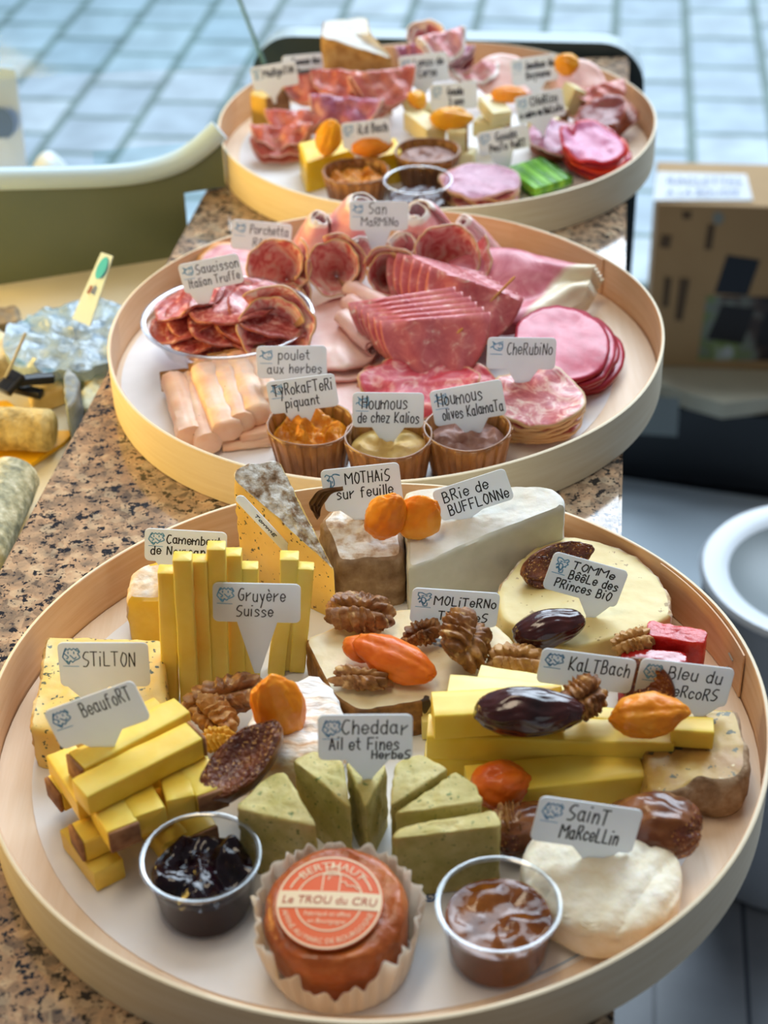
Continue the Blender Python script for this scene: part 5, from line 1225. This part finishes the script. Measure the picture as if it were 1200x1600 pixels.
# end wall, its top edge sweeping up towards the counter
top = [(-60, 292), (0, 289), (90, 287), (170, 284), (230, 277), (280, 262), (315, 240), (346, 212)]
E0 = P(0, 445, ZD); E1 = P(262, 404, ZD); dv = (E1-E0); dv.z = 0; dvn = dv.normalized(); nw = V((dvn.y, -dvn.x, 0))
tp = [PPL(px, py, E0, nw) for px, py in top]
tq, bt = [], []
for i, p in enumerate(tp):
    hi = p.x > Lx(p.y)-.016
    if hi and i and not tp[i-1].x > Lx(tp[i-1].y)-.016:
        lo_, hi_ = 0.0, 1.0
        for _ in range(30):
            t = (lo_+hi_)/2; q = tp[i-1].lerp(p, t)
            if q.x > Lx(q.y)-.016: hi_ = t
            else: lo_ = t
        q = tp[i-1].lerp(p, lo_); tq += [q, q+V((1e-5, 0, 0))]; bt += [V((q.x, q.y, ZD-.03)), V((q.x+1e-5, q.y, .003))]
    tq.append(p); bt.append(V((p.x, p.y, .003 if hi else ZD-.03)))
tp_rim = tp; tp = tq; th = -nw*.012
n = len(tp); vs = tp+bt+[p+th for p in tp]+[p+th for p in bt]; fs = []
for i in range(n-1): fs += [[i, i+1, n+i+1, n+i], [2*n+i, 3*n+i, 3*n+i+1, 2*n+i+1], [i, 2*n+i, 2*n+i+1, i+1]]
fs += [[0, n, 3*n, 2*n], [n-1, 3*n-1, 4*n-1, 2*n-1]]
mobj('end_wall', vs, fs, M_greenp, parent=dc, smooth=False)
vs, fs = tube([p+th*.5+V((0, 0, .003)) for p in cat_rom(tp_rim, 5)], .0105, 10); mobj('end_wall_rim', vs, fs, M_palerim, parent=dc)
# glass guard standing behind the end wall
M_glass = clear('case_glass', (244, 251, 252), .08, .12)
g0, g1 = PPL(146, 300, E0+th*4, nw), PPL(318, 268, E0+th*4, nw)
u0, u1 = PPL(146, 238, E0+th*4, nw), PPL(330, 224, E0+th*4, nw)
g0.z -= .05; g1.z -= .05
vs = [g0, g1, u1, u0]; vs = vs+[v-nw*.004 for v in vs]
mobj('glass_guard', vs, fix(vs, [[0, 1, 2, 3], [4, 5, 6, 7], [0, 1, 5, 4], [1, 2, 6, 5], [2, 3, 7, 6], [3, 0, 4, 7]]), M_glass, parent=dc, smooth=False)
# tall raked glass pane beyond, meeting the corner of the slate panel
a, b = PY(414, 100, 1.80), PY(352, -60, 1.84); c_, d_ = PY(-300, -60, 1.90), PY(-300, 140, 1.86)
vs = [a, b, c_, d_]; nn = (b-a).cross(c_-a).normalized()*.006; vs = vs+[v+nn for v in vs]
wp = empty('glass_screen', (a+d_)/2, 'raked pane of clear glass behind the case, one slanting edge beside the slate panel', 'glass screen')
mobj('pane', vs, fix(vs, [[0, 1, 2, 3], [4, 5, 6, 7], [1, 2, 6, 5], [2, 3, 7, 6], [3, 0, 4, 7]]), M_glass, parent=wp, smooth=False)
vs, fs = tube([a+nn*.5, b+nn*.5], .0022, 8); mobj('polished_edge', vs, fs, mat('glass_edge', (108, 148, 152), rough=.2), parent=wp)

# cheeses lying in the case
M_log = mat('ash_log_rind', [(.3, (150, 128, 74)), (.5, (196, 172, 110)), (.7, (214, 196, 140))], 90, rough=.8, bump=.8, bscale=200, bdist=.002)
M_blug = mat('blue_grey_rind', [(.3, (104, 116, 122)), (.6, (140, 150, 156)), (.8, (176, 186, 190))], 60, rough=.7, bump=.6, bscale=160)
M_grl = mat('grey_green_log_rind', [(.3, (128, 128, 106)), (.5, (176, 172, 140)), (.7, (214, 208, 180))], 120, rough=.85, bump=.9, bscale=220, bdist=.002)
M_ytray = mat('yellow_tray', [(.3, (226, 168, 14)), (.7, (240, 190, 34))], 10, rough=.45)
def log(name, a, b, r, m, label, cat='cheese', seed=0, endm=None):
    a, b = V(a), V(b); ax = (b-a).normalized(); L = (b-a).length; pts, rr = [], []
    for k in range(25):
        t = k/24; e_ = min(t, 1-t)*L; q = min(1, e_/(r*.4)); pts.append(a+ax*L*t); rr.append(r*(.72+.28*math.sqrt(1-(1-q)**2))*(1+.02*nz((t*6, seed, 0), 1)))
    vs, fs = tube(pts, rr, 28)
    vs = [v+V((.0007*fbm(v, 120, seed), .0007*fbm(v, 130, seed+1), .0007*fbm(v, 110, seed+2))) for v in vs]
    return mobj(name, vs, fs, m, label=label, cat=cat)
ZL = ZD+.005
def tp_(z, *q): return [P(px, py, z) for px, py in q]
q = tp_(ZD+.004, (-60, 800), (100, 690), (118, 672), (-60, 676))
vs = q+[V((v.x, v.y, ZD+.0005)) for v in q]
mobj('yellow_tray', vs, fix(vs, [[0, 1, 2, 3], [4, 5, 6, 7], [0, 1, 5, 4], [1, 2, 6, 5], [2, 3, 7, 6], [3, 0, 4, 7]]), M_ytray, label='bright yellow tray under the cheese logs in the display case', cat='tray', smooth=False)
log('cheese_log', P(-60, 668, ZL+.017), P(84, 672, ZL+.017), .0168, M_log, 'tan speckled log of cheese lying crosswise in the display case', seed=1)
slab('blue_grey_cheese', tp_(ZD+.045, (98, 590), (106, 572), (124, 590), (120, 622), (104, 640)), ZD+.0045, M_blug, 'upright blue-grey rinded cheese against the end of the tan log', 'cheese', amp=.0015, ns=120, bev=.003, seed=2, cr=3)
log('cheese_log', P(-40, 880, ZL+.020), P(24, 742, ZL+.020), .0195, M_grl, 'grey-green mottled log of cheese nearest to the viewer in the display case', seed=3)
slab('creamy_cheese', tp_(ZD+.020, (126, 604), (150, 588), (166, 612), (146, 640), (128, 636)), ZD+.001, mat('cream_soft_cheese', [(.3, (196, 196, 160)), (.7, (214, 214, 184))], 60, rough=.5, bump=.5), 'small pale greenish cheese at the edge of the granite', 'cheese', seed=4, cr=3, bev=.004, amp=.0014)
slab('yellow_cheese', tp_(ZD+.018, (-30, 628), (14, 624), (34, 646), (-30, 652)), ZD+.0046, mat('deep_yellow_wax', (232, 176, 10), rough=.4), 'deep yellow wedge lying behind the tan log', 'cheese', seed=5, bev=.001)
slab('pale_cheese', tp_(ZD+.022, (-60, 520), (-8, 508), (22, 524), (30, 556), (-60, 572)), ZD+.001, mat('pale_mottled_cheese', [(.3, (176, 160, 120)), (.7, (222, 214, 190))], 60, rough=.6, bump=.5), 'pale mottled cheese at the left edge behind the black clip', 'cheese', seed=6, bev=.004, amp=.0015, cr=3)
slab('brown_cheese', tp_(ZD+.020, (-50, 484), (28, 474), (34, 500), (-40, 512)), ZD+.001, mat('brown_mottled_cheese', [(.3, (108, 92, 70)), (.7, (160, 142, 110))], 60, rough=.7, bump=.5), 'brownish cheese far back at the left edge of the display case', 'cheese', seed=7, bev=.004, amp=.0015, cr=3)
slab('tan_cheese', tp_(ZD+.016, (40, 598), (96, 580), (100, 606), (48, 624)), ZD+.001, mat('tan_cheese_paste', [(.3, (206, 176, 110)), (.7, (222, 200, 140))], 60, rough=.5), 'tan cut cheese lying between the black clip and the blue-grey cheese', 'cheese', seed=8, bev=.002)
slab('green_tint_cheese', tp_(ZD+.012, (22, 556), (90, 548), (100, 574), (30, 590)), ZD+.001, mat('pale_green_wrap', (176, 196, 170), rough=.35), 'pale green wrapped piece in front of the plastic-covered bowl', 'cheese', seed=9, bev=.003)
slab('cream_wedge', tp_(ZD+.018, (118, 580), (196, 566), (200, 588), (150, 606)), ZD+.001, mat('cream_wedge_paste', [(.3, (214, 196, 140)), (.7, (230, 216, 170))], 40, rough=.5), 'cream wedge under the left rim of the middle tray', 'cheese', seed=10, bev=.002)
# black clip
M_blk = mat('black_plastic', (20, 24, 34), rough=.3)
cl = empty('price_clip', P(30, 605, ZD+.02), 'black plastic card clip lying among the cheeses in the display case', 'clip')
for nm, a, b, za, zb, w in (('upper_jaw', (24, 596), (84, 590), .030, .026, .010), ('lower_jaw', (22, 606), (66, 616), .020, .018, .009), ('spring_body', (4, 612), (30, 584), .026, .034, .016)):
    stick(nm, P(*a, ZD+za), P(*b, ZD+zb), w, .007, M_blk, None, parent=cl, bev=.002)
vs, fs = tube([P(2, 604, ZD+.02), P(18, 570, ZD+.05), P(40, 520, ZD+.075)], .0012, 6); mobj('wire', vs, fs, M_staple, parent=cl)
# bowl wrapped in film, with a price card
M_film = mat('crumpled_film', [(.3, (150, 176, 200)), (.6, (190, 212, 228)), (.8, (226, 238, 246))], 60, rough=.08, trans=.35, bump=1, bscale=70, bdist=.006, spec=.8)
gc = P(119, 524, ZD+.03); gc.z = ZD+.001
fb = empty('glass_dish', gc, 'round glass dish covered with crumpled clear film in the display case', 'dish')
vs, fs = lathe(gc, [(.001, 0), (.040, 0), (.050, .006), (.057, .026), (.059, .0275), (.056, .029), (.048, .008), (.039, .003), (.001, .003)], 64); mobj('dish', vs, fs, clear('dish_glass', (226, 240, 246), .05, .6), parent=fb)
vs, fs = lathe(gc, [(.001, .003), (.044, .006), (.047, .012), (.02, .016), (.001, .017)], 40, lambda w, j: (.003*nz((math.cos(w)*2, math.sin(w)*2, j), 1.4), .003*nz((math.cos(w)*2, math.sin(w)*2, j), 1.1))); mobj('cheese_inside', vs, fs, MATS['pale_mottled_cheese'], parent=fb)
prof = [(.060, .020), (.0605, .029)]+[(.0595*(1-k/10)+.0004, .030) for k in range(1, 11)]
vs, fs = lathe(gc, prof, 80, lambda w, j: (.002*nz((math.cos(w)*5, math.sin(w)*5, j), 1), .007*fbm((math.cos(w)*prof[j][0]*60, math.sin(w)*prof[j][0]*60, 3), 1, 4)))
mobj('film', vs, fs, M_film, parent=fb)
o_ = P(130, 512, ZD+.038); yy = o_.y
A, B, C2, D2 = PY(158, 394, yy+.012), PY(176, 400, yy-.012), PY(140, 510, yy-.012), PY(112, 498, yy+.010)
pc_ = empty('price_card', o_, 'pale price card with a cyan oval, seen edge-on above the film-covered dish', 'price card')
nn = (B-A).cross(D2-A).normalized()*.0008
vs = [A, B, C2, D2]; vs = vs+[v+nn for v in vs]
M_pcard = mat('pale_green_card', (190, 214, 238), rough=.5); M_cyan = mat('cyan_print', (36, 176, 216), rough=.4)
mobj('card', vs, fix(vs, [[0, 1, 2, 3], [4, 5, 6, 7], [0, 1, 5, 4], [1, 2, 6, 5], [2, 3, 7, 6], [3, 0, 4, 7]]), M_pcard, parent=pc_, smooth=False)
ux, uy = (B-A), (D2-A)
sgn = 1 if nn.dot(EYE-A) > 0 else -1
off = (nn if sgn > 0 else V())+nn.normalized()*.0004*sgn
ov = [A+ux*(.60+.36*math.cos(k*PI/16))+uy*(.20+.16*math.sin(k*PI/16))+off for k in range(32)]
mobj('cyan_oval', ov, [list(range(32))], M_cyan, parent=pc_, smooth=False)
pr_ = [A+ux*x+uy*y+off for x, y in ((.35, .46), (.6, .48), (.56, .6), (.3, .58))]
mobj('red_print', pr_, [[0, 1, 2, 3]], mat('maroon_print', (120, 60, 76), rough=.5), parent=pc_, smooth=False)

# white things beyond the end wall, by the window
M_wht = mat('white_plastic', (226, 236, 238), rough=.35)
Yb = 1.78
def hump(px, py, w, label, seed, dz=0):
    c = PY(px, py, Yb+dz); k = (c-EYE).length/F_PX; zt = c.z; c.z = (zt-.30)/2; zr = (zt+.30)/2
    blob('plastic_sack', c, lambda d: V((d.x*w*k*(1-.25*d.z), d.y*.05, d.z*zr)), Matrix.Identity(3), M_wht, label, 'sack')
hump(72, 238, 54, 'white rounded plastic sack standing behind the display case', 1)
hump(-58, 268, 66, 'white plastic sack lower down at the left edge behind the display case', 2)
hump(150, 276, 26, 'small white plastic sack half behind the glass guard', 3, .08)
vs, fs = box(V((-.43, 1.80, -.60)), .36, .20, .598); mobj('sack_stand', vs, fs, M_wht, label='white stand behind the display case carrying the plastic sacks', cat='stand', smooth=False, loc=V((-.43, 1.80, -.9)))
sl = [PY(-70, 96, 1.95), PY(24, 108, 1.95), PY(44, 276, 1.90), PY(-70, 296, 1.90)]
sg = empty('sign_card', sl[2], 'pale blue standing sign with a dark round print at the left edge', 'sign')
nn = V((0, .004, 0)); vs = sl+[v+nn for v in sl]
mobj('card', vs, fix(vs, [[0, 1, 2, 3], [4, 5, 6, 7], [0, 1, 5, 4], [1, 2, 6, 5], [2, 3, 7, 6], [3, 0, 4, 7]]), mat('pale_blue_card', (190, 212, 240), rough=.5), parent=sg, smooth=False)
c0 = PY(2, 190, 1.923); rr = .0165
mobj('round_print', [c0+V((rr*math.cos(k*PI/16), -.006, rr*1.25*math.sin(k*PI/16))) for k in range(32)], [list(range(32))], mat('slate_blue_print', (92, 116, 150), rough=.5), parent=sg, smooth=False)
p_ = PY(-10, 295, 1.94); vs, fs = box(V((p_.x, 1.945, (p_.z-.9)/2)), .09, .04, p_.z+.9); mobj('foot', vs, fs, mat('dark_blue_foot', (60, 84, 120), rough=.5), parent=sg, smooth=False)

# ================================================================ AT THE RIGHT, BY THE WINDOW
M_beige = mat('beige_board', [(.3, (176, 172, 150)), (.7, (190, 186, 166))], 10, rough=.5)
M_black = mat('black_gloss', (10, 14, 20), rough=.25)
M_grey = mat('grey_lino', [(.3, (166, 178, 186)), (.7, (178, 190, 198))], 4, rough=.35)
ZB = -.72
cb = empty('window_bench', V((.75, 2.4, -.9)), 'low black bench with a beige top board near the window, a box on it', 'bench')
f0 = P(975, 760, -.9); f1 = P(1200, 790, -.9); fd = (f1-f0).normalized(); fn_ = V((-fd.y, fd.x, 0))
if fn_.y < 0: fn_ = -fn_
cen = f0+fd*.55+fn_*.22; 
vs, fs = box(V((cen.x, cen.y, (-.9+ZB-.03)/2)), 1.3, .40, (ZB-.03+.9), fd, fn_); mobj('body', vs, fs, M_black, parent=cb, smooth=False)
tpts = [P(px, py, ZB) for px, py in ((960, 600), (1010, 596), (1040, 602), (1080, 616), (1130, 630), (1200, 622), (1330, 616), (1330, 470), (960, 470))]
k = len(tpts); vs = tpts+[v-V((0, 0, .028)) for v in tpts]
mobj('top_board', vs, fix(vs, [list(range(k)), list(range(k, 2*k))]+[[i, (i+1) % k, k+(i+1) % k, k+i] for i in range(k)]), M_beige, parent=cb, smooth=False)
yy = f0.y+.01
st = [PPL(px, py, f0-fn_*.021, fn_) for px, py in ((1002, 618), (1062, 622), (1058, 682), (996, 678))]
mobj('grey_notice', st, [[0, 1, 2, 3]], mat('grey_notice', (128, 134, 132), rough=.6), parent=cb, label='grey rectangular notice on the black front', smooth=False)
q = [P(930, 740, -.895), P(1260, 790, -.895), P(1300, 1040, -.895), P(930, 1010, -.895)]
q2 = [V((v.x, v.y, -.8995)) for v in q]
mobj('floor_mat', q+q2, fix(q+q2, [[0, 1, 2, 3], [4, 5, 6, 7], [0, 1, 5, 4], [1, 2, 6, 5], [2, 3, 7, 6], [3, 0, 4, 7]]), M_grey, label='smooth grey mat on the floor in front of the black bench', cat='mat', smooth=False)
# cardboard box with a printed front and a white sign on top
A = P(1008, 572, ZB); Bq = P(1200, 580, ZB); bd = (Bq-A); bd.z = 0; bd.normalize(); bn = V((-bd.y, bd.x, 0))
if bn.y < 0: bn = -bn
hB = PPL(1018, 318, A, -bn).z-ZB; wB = .40; dB = .16
M_card = mat('brown_cardboard', [(.3, (158, 128, 90)), (.7, (170, 140, 100))], 6, rough=.8)
bx = empty('cardboard_box', A+bd*wB/2+bn*dB/2, 'brown cardboard box with a food photograph and dark square printed on its front', 'box')
vs, fs = box(A+bd*wB/2+bn*dB/2+V((0, 0, hB/2+.0005)), wB, dB, hB, bd, bn, .003); mobj('carton', vs, fs, M_card, parent=bx, smooth=False)
def FP(px, py, e=.0008): return PPL(px, py, A-bn*e, -bn)
def pr(name, q, m, e=.0008, label=None): 
    return mobj(name, [FP(px, py, e) for px, py in q], [list(range(len(q)))], m, parent=bx, label=label, smooth=False)
pr('dark_square', ((1136, 398), (1188, 406), (1168, 462), (1116, 458)), mat('navy_print', (22, 28, 38), rough=.5))
M_photo = mat('food_photo', [(.28, (30, 24, 24)), (.42, (70, 54, 48)), (.52, (120, 128, 120)), (.6, (110, 132, 60)), (.7, (176, 186, 190))], 14, detail=2, rough=.45)
pr('food_photo', ((1104, 462), (1320, 466), (1320, 566), (1090, 562)), M_photo, .0010)
M_slate = mat('dark_slate_print', (26, 22, 24), rough=.5)
pr('raclette_pan', ((1128, 476), (1180, 482), (1160, 538), (1104, 530)), M_slate, .0014)
pr('second_pan', ((1196, 486), (1260, 490), (1250, 546), (1180, 540)), M_slate, .0014)
M_dimp = mat('faded_brown_print', (88, 70, 50), rough=.7)
for q in (((1038, 432), (1050, 434), (1044, 480), (1034, 480)), ((1062, 434), (1078, 436), (1066, 502), (1054, 500)), ((1106, 350), (1118, 350), (1112, 390), (1100, 390)), ((1034, 366), (1050, 368), (1046, 388), (1030, 386)), ((1066, 330), (1080, 330), (1080, 342), (1066, 342))):
    pr('printed_words', q, M_dimp)
pr('round_seal', [(1122+9*math.cos(k*PI/10), 341+10*math.sin(k*PI/10)) for k in range(20)], mat('pale_seal', (128, 134, 128), rough=.5))
# sign lying tilted on the box
tz = ZB+hB+.002
s0, s1 = P(1021, 314, tz), P(1176, 314, tz); s2, s3 = PY(1166, 274, s1.y+.075), PY(1026, 270, s0.y+.075)
nn = (s1-s0).cross(s3-s0).normalized(); vs = [s0, s1, s2, s3]; vs = vs+[v+nn*.002 for v in vs]
sg = empty('white_sign', (s0+s1)/2, 'white sign about raclettes propped on top of the cardboard box', 'sign')
mobj('card', vs, fix(vs, [[0, 1, 2, 3], [4, 5, 6, 7], [0, 1, 5, 4], [1, 2, 6, 5], [2, 3, 7, 6], [3, 0, 4, 7]]), M_white, parent=sg, smooth=False)
ux, uy = (s1-s0), (s3-s0); parts = []
for s, y, w in (('RACLETTES', .56, .76), ('A LA BOUGIE', .14, .74)):
    v_, f_ = fontmesh(s, .34); x0 = min(v.x for v in v_); x1 = max(v.x for v in v_)
    parts.append(([V((.12+(v.x-x0)/(x1-x0)*w, y+v.y, 0)) for v in v_], f_))
v_, f_ = join(*parts)
mobj('lettering', [s0+ux*v.x+uy*v.y+nn*.0026 for v in v_], f_, mat('blue_grey_ink', (120, 136, 176), rough=.5), parent=sg, smooth=False)
# round white bin
bn_c = P(1215, 1330, -.9); bn_c.z = -.9
wb = empty('round_bin', bn_c, 'round white bin with a grey lid standing on the floor at the right', 'bin')
zt_ = PY(1190, 900, bn_c.y).z
M_bin = mat('white_bin', (226, 232, 238), rough=.35); M_lid = mat('grey_lid', (120, 128, 130), rough=.4)
hb = zt_+.9
vs, fs = lathe(bn_c, [(.001, .001), (.100, .001), (.108, .010), (.128, hb-.01), (.132, hb), (.128, hb+.006), (.108, hb+.005), (.100, hb-.002)], 64); mobj('body', vs, fs, M_bin, parent=wb)
vs, fs = lathe(bn_c, [(.100, hb-.002), (.08, hb-.014), (.04, hb-.020), (.001, hb-.021)], 48); mobj('lid', vs, fs, M_lid, parent=wb)
